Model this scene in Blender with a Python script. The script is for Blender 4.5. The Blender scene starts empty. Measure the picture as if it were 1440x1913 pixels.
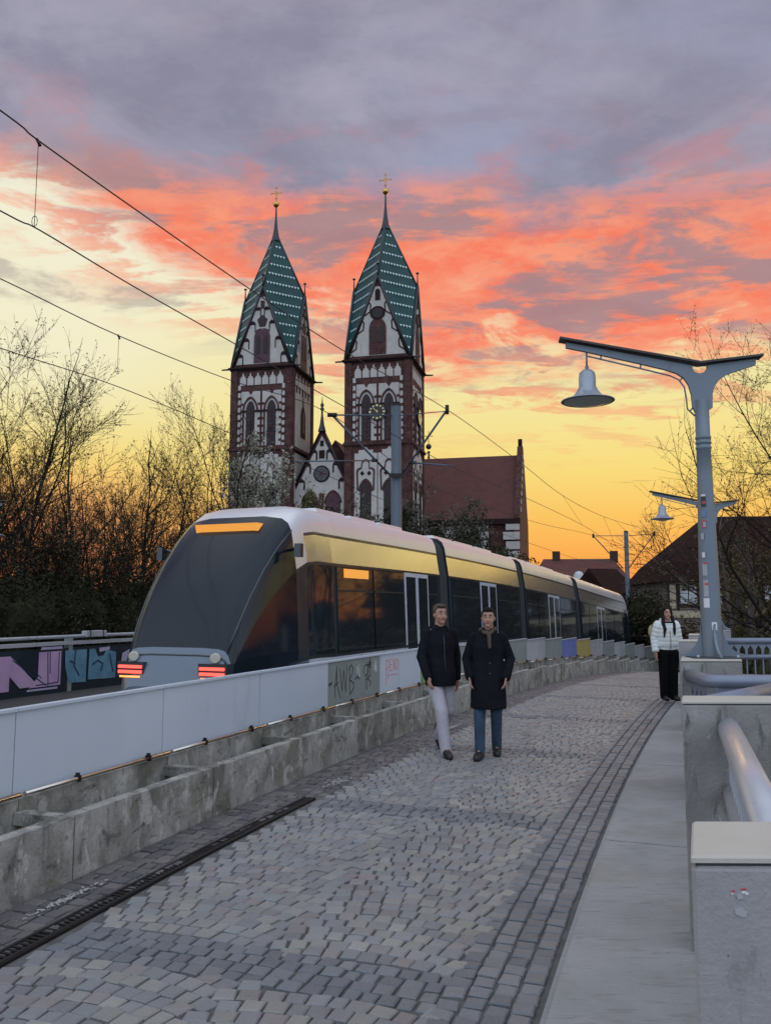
import bpy, bmesh, math, random
import numpy as np
from math import sin, cos, pi, radians, sqrt, atan2, hypot
from mathutils import Vector, Matrix

SC = bpy.context.scene
COL = SC.collection

# ------------------------------------------------------------------ camera
PITCH = radians(6.4); FPX = 1550.0; EYE = 1.8
cam = bpy.data.objects.new('camera', bpy.data.cameras.new('camera'))
COL.objects.link(cam)
cam.location = (0, 0, EYE); cam.rotation_euler = (radians(90) + PITCH, 0, 0)
cam.data.sensor_fit = 'HORIZONTAL'; cam.data.sensor_width = 36.0
cam.data.lens = FPX / 1440.0 * 36.0
cam.data.clip_start = 0.05; cam.data.clip_end = 5000
SC.camera = cam

# ------------------------------------------------------------------ view / exposure
SC.view_settings.view_transform = 'Standard'; SC.view_settings.look = 'None'
SC.view_settings.exposure = 0.0; SC.view_settings.gamma = 1.0
SC.view_settings.use_curve_mapping = False

SUN_AZ = radians(20)      # clockwise from +Y (ahead of the camera, to the right)
SUN_EL = radians(1.5)

# ------------------------------------------------------------------ node helper
class NG:
    def __init__(s, tree): s.t = tree; s.n = tree.nodes; s.l = tree.links
    def _set(s, node, i, v):
        if v is None: return
        if isinstance(v, bpy.types.NodeSocket): s.l.new(v, node.inputs[i])
        elif isinstance(v, (tuple, list)):
            inp = node.inputs[i]
            if len(inp.default_value) == 4 and len(v) == 3: v = (*v, 1)
            inp.default_value = v
        else: node.inputs[i].default_value = v
    def m(s, op, a, b=None, c=None, clamp=False):
        n = s.n.new('ShaderNodeMath'); n.operation = op; n.use_clamp = clamp
        s._set(n, 0, a); s._set(n, 1, b); s._set(n, 2, c); return n.outputs[0]
    def add(s, a, b): return s.m('ADD', a, b)
    def sub(s, a, b): return s.m('SUBTRACT', a, b)
    def mul(s, a, b): return s.m('MULTIPLY', a, b)
    def ss(s, v, lo, hi):            # smoothstep, lo may exceed hi
        n = s.n.new('ShaderNodeMapRange'); n.interpolation_type = 'SMOOTHSTEP'
        s._set(n, 0, v)
        if lo <= hi: n.inputs[1].default_value = lo; n.inputs[2].default_value = hi; n.inputs[3].default_value = 0; n.inputs[4].default_value = 1
        else: n.inputs[1].default_value = hi; n.inputs[2].default_value = lo; n.inputs[3].default_value = 1; n.inputs[4].default_value = 0
        return n.outputs[0]
    def mix(s, f, a, b, blend='MIX'):
        n = s.n.new('ShaderNodeMix'); n.data_type = 'RGBA'; n.blend_type = blend
        s._set(n, 0, f); s._set(n, 6, a); s._set(n, 7, b); return n.outputs[2]
    def noise(s, vec, scale, detail=5, rough=.55, dist=0.0, lac=2.0):
        n = s.n.new('ShaderNodeTexNoise'); s._set(n, 'Vector', vec)
        n.inputs['Scale'].default_value = scale; n.inputs['Detail'].default_value = detail
        n.inputs['Roughness'].default_value = rough; n.inputs['Distortion'].default_value = dist
        n.inputs['Lacunarity'].default_value = lac
        return n.outputs[0]
    def xyz(s, x, y, z):
        n = s.n.new('ShaderNodeCombineXYZ'); s._set(n, 0, x); s._set(n, 1, y); s._set(n, 2, z); return n.outputs[0]
    def sep(s, v):
        n = s.n.new('ShaderNodeSeparateXYZ'); s._set(n, 0, v); return n.outputs
    def ramp(s, f, stops, interp='LINEAR'):
        n = s.n.new('ShaderNodeValToRGB'); s._set(n, 0, f); cr = n.color_ramp; cr.interpolation = interp
        while len(cr.elements) < len(stops): cr.elements.new(.5)
        for e, (p, c) in zip(cr.elements, stops): e.position = p; e.color = (*c, 1) if len(c) == 3 else c
        return n.outputs[0]

def srgb(r, g, b):
    f = lambda c: ((c / 255 + .055) / 1.055) ** 2.4 if c > 10 else c / 255 / 12.92
    return (f(r), f(g), f(b))

# ------------------------------------------------------------------ sky
def build_world():
    w = bpy.data.worlds.new('World'); SC.world = w; w.use_nodes = True
    t = w.node_tree; t.nodes.clear(); g = NG(t)
    tc = t.nodes.new('ShaderNodeTexCoord')
    x, y, z = g.sep(tc.outputs['Generated'])
    h = g.m('SQRT', g.add(g.mul(x, x), g.mul(y, y)))
    el = g.m('DIVIDE', z, g.m('MAXIMUM', h, .02))              # tangent of elevation
    az = g.m('ARCTAN2', x, y)                                   # 0 ahead, + to the right
    zz = g.add(g.m('MAXIMUM', z, 0.0), .09)
    px = g.m('DIVIDE', x, zz); py = g.m('DIVIDE', y, zz)
    P = g.xyz(px, py, 0.0)
    n_big = g.noise(P, .85, 6, .55, .3)
    n_med = g.noise(g.xyz(g.add(px, 7.3), g.add(g.mul(py, 1.15), 3.1), 1.7), 2.3, 8, .6, .5)
    n_fin = g.noise(g.xyz(g.add(px, 21.0), py, 5.2), 6.0, 7, .62, .4)
    n_rip = g.noise(g.xyz(g.add(g.mul(px, 1.0), 3.0), g.mul(py, 1.9), 9.2), 2.4, 9, .62, .5)
    n_ff = g.noise(g.xyz(g.add(px, 2.0), g.mul(py, 1.2), 3.3), 15.0, 8, .68, .3)
    # clear dusk air near the horizon
    clear = g.ramp(g.mul(el, 1.25), [
        (0.0, srgb(244, 128, 74)), (.03, srgb(252, 148, 76)), (.07, srgb(254, 172, 82)), (.13, srgb(254, 200, 100)),
        (.20, srgb(253, 224, 128)), (.29, srgb(250, 234, 158)), (.42, srgb(249, 240, 192)), (.56, srgb(246, 242, 222)),
        (.8, srgb(200, 196, 205)), (1.0, srgb(160, 160, 185))])
    left = g.ss(az, -.12, -.40)
    clear = g.mix(g.mul(g.mul(left, g.ss(el, .20, .06)), .75), clear, srgb(250, 150, 112))
    clear = g.mix(g.mul(g.mul(left, g.ss(el, .16, .30)), .75), clear, srgb(250, 245, 216))
    # coral under-lit deck
    lowb = g.add(.292, g.mul(g.m('MAXIMUM', g.sub(-.03, az), 0.0), .56))
    lowb = g.add(lowb, g.mul(g.sub(n_big, .5), .20))
    lowb = g.add(lowb, g.mul(g.sub(n_rip, .5), .20)); lowb = g.add(lowb, g.mul(g.sub(n_fin, .5), .06))
    e1 = g.sub(el, lowb)
    cov = g.ss(e1, -.025, .045)
    spots = g.mul(g.ss(g.add(n_rip, g.mul(n_fin, .25)), .62, .72), g.mul(g.ss(e1, -.16, -.02), .8))
    cov = g.m('MAXIMUM', cov, spots)
    # thin gaps near the lower edge let the pale sky through
    gap = g.mul(g.ss(g.add(n_med, g.mul(n_fin, .3)), .60, .50), g.ss(e1, .16, .02))
    cov = g.mul(cov, g.sub(1.0, g.mul(gap, .75)))
    coral = g.mix(g.ss(n_fin, .38, .62), srgb(255, 128, 98), srgb(254, 156, 124))
    coral = g.mix(g.mul(g.ss(n_med, .46, .62), .55), coral, srgb(228, 142, 128))
    coral = g.mix(g.mul(g.ss(n_ff, .45, .62), .30), coral, srgb(255, 168, 132))
    coral = g.mix(g.mul(left, .25), coral, srgb(250, 150, 120))
    col = g.mix(cov, clear, coral)
    # lilac grey patches inside the coral
    pat = g.ss(g.add(g.add(g.mul(n_rip, .70), g.mul(n_med, .32)), g.mul(n_ff, .14)), .565, .65)
    pat = g.mul(pat, g.mul(g.ss(e1, -.07, .05), g.ss(el, .68, .5)))
    col = g.mix(g.mul(pat, .88), col, g.mix(n_fin, srgb(150, 126, 136), srgb(178, 148, 152)))
    # grey scraps over the pale part at the left
    sc_ = g.mul(g.ss(n_med, .54, .64), g.mul(g.ss(az, -.08, -.2), g.mul(g.ss(el, .28, .36), g.ss(el, .52, .44))))
    col = g.mix(g.mul(sc_, .6), col, srgb(178, 164, 158))
    # high overcast deck
    topb = g.add(g.sub(.515, g.mul(g.m('MAXIMUM', az, 0.0), .10)), g.mul(g.sub(n_big, .5), .08)); topb = g.add(topb, g.mul(g.sub(n_med, .5), .22)); topb = g.add(topb, g.mul(g.sub(n_fin, .5), .06))
    topb = g.add(topb, g.mul(g.sub(n_ff, .5), .05)); top = g.ss(g.sub(el, topb), -.035, .05)
    tcol = g.mix(g.ss(n_med, .35, .65), srgb(142, 141, 162), srgb(170, 167, 186))
    tcol = g.mix(g.mul(g.ss(n_big, .48, .62), .6), tcol, srgb(160, 165, 194))
    tcol = g.mix(g.mul(g.ss(n_rip, .5, .68), .35), tcol, srgb(150, 132, 148))
    tcol = g.mix(g.mul(g.ss(n_ff, .42, .62), .16), tcol, srgb(176, 170, 188))
    rose = g.mul(g.mul(g.ss(n_fin, .48, .66), g.ss(g.sub(el, topb), .16, .0)), .5)
    tcol = g.mix(rose, tcol, srgb(206, 128, 130))
    col = g.mix(top, col, tcol)
    # small dark puffs low on the right
    pz = g.mul(g.ss(n_rip, .60, .68), g.mul(g.ss(el, .09, .115), g.ss(el, .16, .13)))
    pz = g.mul(pz, g.mul(g.ss(az, .22, .26), g.ss(az, .36, .32)))
    col = g.mix(g.mul(pz, .7), col, srgb(150, 112, 90))
    # below the horizon
    col = g.mix(g.ss(el, .0, -.03), col, srgb(60, 55, 60))
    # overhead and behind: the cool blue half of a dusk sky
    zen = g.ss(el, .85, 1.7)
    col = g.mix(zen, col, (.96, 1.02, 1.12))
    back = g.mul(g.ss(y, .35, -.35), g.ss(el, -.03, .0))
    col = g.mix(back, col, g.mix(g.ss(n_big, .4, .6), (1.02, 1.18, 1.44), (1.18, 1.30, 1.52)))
    # physical dusk sky underneath
    sky = t.nodes.new('ShaderNodeTexSky'); sky.sky_type = 'NISHITA'; sky.sun_disc = False
    sky.sun_elevation = SUN_EL; sky.sun_rotation = SUN_AZ
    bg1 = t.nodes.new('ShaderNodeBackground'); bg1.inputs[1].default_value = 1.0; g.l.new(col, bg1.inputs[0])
    bg2 = t.nodes.new('ShaderNodeBackground'); bg2.inputs[1].default_value = .05; g.l.new(sky.outputs[0], bg2.inputs[0])
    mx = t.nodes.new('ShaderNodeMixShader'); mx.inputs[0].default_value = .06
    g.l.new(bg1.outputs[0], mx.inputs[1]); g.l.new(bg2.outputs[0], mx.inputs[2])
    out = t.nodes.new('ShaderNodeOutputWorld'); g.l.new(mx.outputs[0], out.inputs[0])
    w.cycles.sampling_method = 'MANUAL'; w.cycles.sample_map_resolution = 1024
build_world()

sl = bpy.data.lights.new('sun', 'SUN'); sl.energy = .5; sl.angle = radians(12); sl.color = (1, .55, .25)
so = bpy.data.objects.new('sun', sl); COL.objects.link(so)
so.rotation_euler = Vector((-sin(SUN_AZ) * cos(SUN_EL), -cos(SUN_AZ) * cos(SUN_EL), -sin(SUN_EL))).to_track_quat('-Z', 'Y').to_euler()
so.location = (20, 60, 40)

# ------------------------------------------------------------------ geometry of the view (photo px -> world at depth Y)
def ray(u, v):
    a = (v - 956.5) / FPX; b = (u - 720) / FPX
    return b, cos(PITCH) + a * sin(PITCH), sin(PITCH) - a * cos(PITCH)
def P(u, v, Y):
    rx, ry, rz = ray(u, v); k = Y / ry
    return Vector((rx * k, Y, EYE + rz * k))

# ------------------------------------------------------------------ course of the bridge
_T = [(-8, -6.0), (-4, -5.05), (0, -3.9), (3, -2.97), (5.16, -2.29), (7.4, -1.54), (10.7, -.24), (12.6, .55), (16.9, 2.4), (24, 5.75), (32, 9.85), (40, 14.3), (55, 23.2), (70, 32.5)]
_PC = np.polyfit([a for a, b in _T], [b for a, b in _T], 5)
_ys = np.linspace(-12, 75, 1741)
_xs = np.polyval(_PC, _ys); _dx = np.polyval(np.polyder(_PC), _ys)
_ss = np.concatenate([[0], np.cumsum(np.hypot(np.diff(_xs), np.diff(_ys)))])
_ss -= np.interp(5.16, _ys, _ss)
def gz(y):
    if y < 15: return 0.0
    if y < 31: return -.0025 * (y - 15) ** 2
    return -.64 - .08 * (y - 31)
def curve(s):
    y = float(np.interp(s, _ss, _ys)); x = float(np.interp(s, _ss, _xs)); k = float(np.interp(s, _ss, _dx))
    n = 1 / hypot(1, k)
    return x, y, k * n, n           # point, tangent (tx,ty)
def C(s, d, z=0.0, flat=None):
    """s along the low wall's foot line, d to the right of it, z above the deck"""
    x, y, tx, ty = curve(s)
    return Vector((x + ty * d, y - tx * d, z + (gz(y) if flat is None else flat)))
def heading(s):
    x, y, tx, ty = curve(s); return atan2(tx, ty)
def s_of_y(y): return float(np.interp(y, _ys, _ss))
# ------------------------------------------------------------------ materials
MATS = {}
def mat(name, base, rough=.6, metal=0.0, vary=None, nscale=4.0, amount=.35, bump=0.0, bscale=40.0, stretch=(1, 1, 1),
        spec=.5, emit=None, estr=0.0, attr=None, coat=0.0, stains=None, fine=0.0):
    m = bpy.data.materials.new(name); m.use_nodes = True; MATS[name] = m
    t = m.node_tree; g = NG(t); b = t.nodes['Principled BSDF']
    tc = t.nodes.new('ShaderNodeTexCoord'); mp = t.nodes.new('ShaderNodeMapping'); mp.inputs['Scale'].default_value = stretch
    t.links.new(tc.outputs['Object'], mp.inputs[0]); V = mp.outputs[0]
    c = base
    if attr:
        a = t.nodes.new('ShaderNodeAttribute'); a.attribute_name = attr; c = a.outputs['Color']
    if vary is not None:
        n = g.noise(V, nscale, 6, .6, .2); c = g.mix(g.mul(g.ss(n, .5 - .16, .5 + .16), amount), c if not isinstance(c, tuple) else (*c, 1), vary)
    if fine:
        n = g.noise(tc.outputs['Object'], bscale * 1.7, 4, .6); c = g.mix(g.mul(g.ss(n, .35, .65), fine), c if not isinstance(c, tuple) else (*c, 1), tuple(v * .45 for v in base))
    for st in (stains or []):        # (colour, scale, stretch, lo, hi, amount)
        mp2 = t.nodes.new('ShaderNodeMapping'); mp2.inputs['Scale'].default_value = st[2]; t.links.new(tc.outputs['Object'], mp2.inputs[0])
        n = g.noise(mp2.outputs[0], st[1], 7, .65, .6); c = g.mix(g.mul(g.ss(n, st[3], st[4]), st[5]), c if not isinstance(c, tuple) else (*c, 1), st[0])
    g._set(b, 'Base Color', c)
    rn = g.noise(V, nscale * 2.3, 4, .6)
    g._set(b, 'Roughness', g.m('ADD', rough - .07, g.mul(rn, .14)) if rough > .12 else rough)
    b.inputs['Metallic'].default_value = metal; b.inputs['Specular IOR Level'].default_value = spec
    b.inputs['Coat Weight'].default_value = coat
    if emit: b.inputs['Emission Color'].default_value = (*emit, 1); b.inputs['Emission Strength'].default_value = estr
    if bump:
        bn = t.nodes.new('ShaderNodeBump'); bn.inputs['Strength'].default_value = bump; bn.inputs['Distance'].default_value = .02
        t.links.new(g.noise(tc.outputs['Object'], bscale, 6, .65), bn.inputs['Height']); t.links.new(bn.outputs[0], b.inputs['Normal'])
    return m

DK = (.035, .03, .025)
mat('concrete_wall', (.34, .335, .31), .85, vary=(.2, .195, .18), nscale=2.5, amount=.7, bump=.7, bscale=22,
    stains=[((.10, .098, .065), 1.1, (1, 1, 1), .48, .62, .6), ((.08, .075, .06), 3.0, (1, 1, .45), .50, .62, .6), ((.48, .48, .45), 4.5, (1, 1, .6), .53, .62, .6), ((.04, .037, .03), 12, (1, 1, .55), .57, .66, .5), ((.03, .028, .02), 5, (.6, .6, 2.2), .59, .66, .55)])
mat('concrete_pier', (.31, .30, .305), .8, vary=(.235, .225, .235), nscale=2.2, amount=.6, bump=.35, bscale=55,
    stains=[((.20, .185, .18), 2.6, (1, 1, .5), .5, .66, .5), ((.38, .39, .41), 5, (1, 1, .6), .54, .68, .35), ((.16, .15, .14), 16, (1, 1, .4), .60, .70, .45), ((.045, .043, .04), 34, (1, 1, 1), .655, .69, .85)])
mat('concrete_stained', (.27, .265, .255), .85, vary=(.17, .16, .15), nscale=3, amount=.7, bump=.4, bscale=50,
    stains=[((.42, .42, .40), 5, (1, 1, .35), .54, .66, .45), ((.09, .083, .072), 6, (1, 1, .35), .52, .66, .7), ((.045, .042, .036), 14, (1, 1, .3), .57, .68, .6), ((.5, .5, .48), 22, (1, 1, .8), .64, .68, .6)])
mat('concrete_cap', (.44, .415, .37), .8, vary=(.40, .37, .32), nscale=3, amount=.6, bump=.2, bscale=60,
    stains=[((.2, .18, .14), 6, (1, 1, 1), .6, .72, .6)])
mat('kerb_concrete', (.30, .30, .30), .8, vary=(.22, .23, .235), nscale=1.1, amount=.7, bump=.35, bscale=60, fine=.12,
    stains=[((.16, .155, .14), 5, (1, 7, 1), .53, .66, .55), ((.42, .41, .39), 4, (1, 9, 1), .58, .68, .35), ((.1, .1, .09), 22, (1, 2, 1), .66, .72, .6), ((.7, .69, .66), 30, (1, 1.6, 1), .705, .72, .8), ((.2, .19, .15), 2.2, (1, 1, 1), .5, .64, .35)])
mat('joint_sand', (.13, .128, .125), .95, vary=(.07, .07, .068), nscale=9, amount=.7, bump=.6, bscale=120, stains=[((.22, .21, .2), 14, (1, 1, 1), .66, .72, .6)])
mat('cobble', (.2, .2, .2), .46, attr='Col', vary=(.15, .15, .15), nscale=1.2, amount=.3, bump=.55, bscale=75, fine=.18,
    stains=[((.30, .28, .26), 60, (1, 1, 1), .6, .7, .35)])
mat('asphalt', (.04, .04, .042), .9, vary=(.06, .058, .055), nscale=1.5, bump=.5, bscale=90)
mat('ballast', (.07, .065, .06), .95, vary=(.03, .03, .03), nscale=18, amount=.8, bump=1, bscale=30)
mat('deck_concrete', (.2, .2, .19), .9, vary=(.12, .12, .11), nscale=1)
mat('ground', (.05, .06, .035), .95, vary=(.03, .035, .02), nscale=.3, amount=.8)
mat('rail_steel', (.28, .25, .23), .35, metal=1)
mat('panel_white', (.47, .53, .61), .42, vary=(.41, .47, .55), nscale=.7, amount=.6, bump=.05, bscale=14, stains=[((.36, .39, .42), 2.5, (1, 1, .2), .56, .72, .4), ((.30, .31, .31), 14, (1, 1, .3), .64, .70, .35)])
mat('panel_grey', (.22, .255, .25), .75, vary=(.17, .20, .195), nscale=1.8, amount=.6, bump=.15, stains=[((.12, .13, .12), 4, (1, 1, .25), .58, .7, .5)])
mat('panel_pale', (.36, .37, .40), .7, vary=(.25, .26, .28), nscale=1.3, amount=.6, stains=[((.12, .12, .12), 4, (1, 1, .25), .58, .7, .5)])
mat('panel_green', (.13, .24, .08), .7, vary=(.2, .3, .18), nscale=2)
mat('panel_blue', (.10, .15, .42), .7, vary=(.2, .22, .35), nscale=2)
mat('panel_ochre', (.38, .30, .08), .7, vary=(.25, .22, .15), nscale=2)
mat('pipe_steel', (.62, .58, .52), .22, metal=1, vary=(.4, .36, .3), nscale=3, amount=.3)
mat('dark_iron', (.025, .023, .022), .55, metal=.6)
mat('paint_black', (.012, .012, .014), .6)
mat('paint_red', (.55, .06, .05), .6)
mat('paint_chalk', (.42, .46, .48), .7)
mat('paint_pink', (.42, .27, .46), .6, vary=(.55, .38, .52), nscale=2.2, amount=.6)
mat('paint_cyan', (.13, .28, .38), .6, vary=(.07, .16, .24), nscale=3, amount=.7)
mat('paint_lilac', (.40, .36, .50), .6)
mat('paint_navy', (.02, .035, .09), .6)
mat('railing_paint', (.46, .48, .53), .36, metal=.35, vary=(.38, .40, .45), nscale=3, amount=.5, stains=[((.16, .14, .12), 9, (1, 1, 1), .66, .74, .5)])
mat('railing_grey', (.19, .215, .28), .42, metal=.3, vary=(.15, .17, .22), nscale=3, amount=.5)
mat('railing_dark', (.05, .055, .065), .5, metal=.3)
mat('lamp_paint', (.155, .19, .23), .48, metal=.25, vary=(.15, .185, .22), nscale=2.5, amount=.6, bump=.04, stains=[((.11, .12, .13), 5, (1, 1, .3), .6, .7, .4)])
mat('lamp_shade', (.30, .34, .40), .35, metal=.4, vary=(.22, .25, .3), nscale=5, amount=.4)
mat('lamp_glass', (.42, .42, .36), .5)
mat('lamp_cap', (.03, .028, .028), .5)
mat('mast_grey', (.075, .10, .13), .5, metal=.3, vary=(.055, .075, .10), nscale=2)
mat('wire', (.02, .02, .022), .5, metal=.5)
mat('ceramic', (.25, .1, .06), .4)
mat('tram_white', (.50, .53, .60), .28, coat=.6, vary=(.46, .49, .56), nscale=.6, amount=.4)
mat('tram_roof', (.66, .66, .68), .30, metal=.4, vary=(.58, .57, .6), nscale=1)
mat('tram_silver', (.88, .86, .82), .18, metal=.9)
mat('tram_slate', (.10, .135, .18), .3, coat=.4)
mat('tram_windscreen', (.008, .013, .02), .08, spec=.3)
mat('tram_dark', (.016, .025, .035), .3, coat=.4)
mat('tram_glass', (.012, .018, .024), .05, spec=.75)
mat('tram_red', (.35, .03, .03), .35)
mat('tram_seat', (.05, .08, .14), .7)
mat('bellows', (.03, .03, .032), .8)
mat('tail_light', (.6, .02, .02), .3, emit=(1, .09, .06), estr=2.2)
mat('tail_amber', (.7, .3, .05), .3, emit=(1, .35, .08), estr=1.6)
mat('display_led', (.3, .12, .01), .4, emit=(1, .42, .08), estr=.75)
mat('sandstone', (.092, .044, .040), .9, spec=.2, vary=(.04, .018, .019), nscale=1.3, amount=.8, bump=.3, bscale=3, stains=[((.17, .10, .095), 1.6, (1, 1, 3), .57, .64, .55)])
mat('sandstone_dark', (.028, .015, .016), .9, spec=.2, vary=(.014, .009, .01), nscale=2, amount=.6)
mat('plaster', (.47, .44, .42), .85, vary=(.36, .34, .32), nscale=.8, amount=.6, stains=[((.15, .13, .13), 2, (1, 1, .3), .56, .7, .5)])
mat('louvre', (.02, .011, .014), .7)
mat('louvre_red', (.07, .026, .042), .7, vary=(.03, .012, .02), nscale=2)
mat('tile_green', (.003, .052, .052), .42, coat=.0, spec=.28, vary=(.004, .04, .038), nscale=1.6, amount=.7, bump=.25, bscale=6)
mat('tile_white', (.55, .68, .68), .4)
mat('lead', (.035, .042, .05), .4, metal=.5)
mat('roof_red', (.10, .026, .02), .8, vary=(.06, .018, .015), nscale=.9, amount=.7, bump=.4, bscale=5)
mat('gold', (.62, .36, .10), .3, metal=1)
mat('clock_black', (.008, .008, .008), .4)
mat('clock_mark', (.72, .62, .30), .4)
mat('glass_dark', (.02, .022, .028), .1)
mat('window_pale', (.45, .47, .50), .2)
mat('timber', (.035, .016, .012), .8)
mat('render_cream', (.44, .39, .27), .85, vary=(.34, .30, .2), nscale=1.5, amount=.6)
mat('house_wall', (.16, .14, .13), .9, vary=(.1, .09, .08), nscale=.8)
mat('house_roof', (.026, .010, .008), .9, spec=.1, vary=(.014, .007, .006), nscale=1.5, amount=.7, bump=.4, bscale=4)
mat('bark', (.018, .014, .012), .95, spec=.1, vary=(.03, .025, .02), nscale=5)
mat('bark_pale', (.11, .09, .085), .9, vary=(.05, .04, .035), nscale=4, amount=.8)
mat('bud', (.09, .075, .03), .8, vary=(.06, .035, .02), nscale=2)
mat('leaf_olive', (.075, .07, .022), .8, vary=(.035, .035, .014), nscale=.8, amount=.8)
mat('leaf_dark', (.028, .03, .016), .9, spec=.1, vary=(.012, .013, .007), nscale=.7, amount=.8)
mat('leaf_gold', (.13, .085, .022), .8, vary=(.06, .05, .018), nscale=.8, amount=.8)
mat('leaf_grey', (.085, .085, .06), .85, vary=(.045, .045, .03), nscale=.6, amount=.8)
mat('blossom', (.30, .30, .24), .8)
mat('hills', (.03, .03, .035), 1.0)
mat('skin', (.36, .20, .145), .6)
mat('lips', (.38, .10, .09), .5)
mat('hair_dark', (.010, .007, .006), .7, spec=.15, vary=(.02, .012, .009), nscale=30, stretch=(1, 1, .15))
mat('hair_brown', (.035, .02, .012), .5)
mat('eye_white', (.7, .68, .65), .3)
mat('coat_black', (.006, .007, .010), .9, spec=.1, vary=(.016, .017, .024), nscale=5, bump=1.0, bscale=9)
mat('puffer', (.62, .64, .62), .6, vary=(.52, .54, .53), nscale=5, amount=.5, bump=.2, bscale=25)
mat('trousers_black', (.006, .006, .007), .9, spec=.1)
mat('trousers_pale', (.42, .40, .44), .85, vary=(.30, .28, .32), nscale=5, bump=.9, bscale=9)
mat('jeans', (.035, .07, .115), .85, vary=(.02, .04, .07), nscale=6, amount=.7, bump=.9, bscale=10)
mat('shoe', (.012, .011, .011), .5)
mat('bag_beige', (.36, .30, .19), .7, vary=(.25, .2, .12), nscale=9)
mat('bag_strap', (.2, .17, .12), .7)
mat('sticker_white', (.6, .62, .66), .5)
mat('sticker_red', (.45, .06, .08), .5)
mat('sticker_blue', (.12, .2, .45), .5)
mat('salt_white', (.36, .36, .36), .9)

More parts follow.
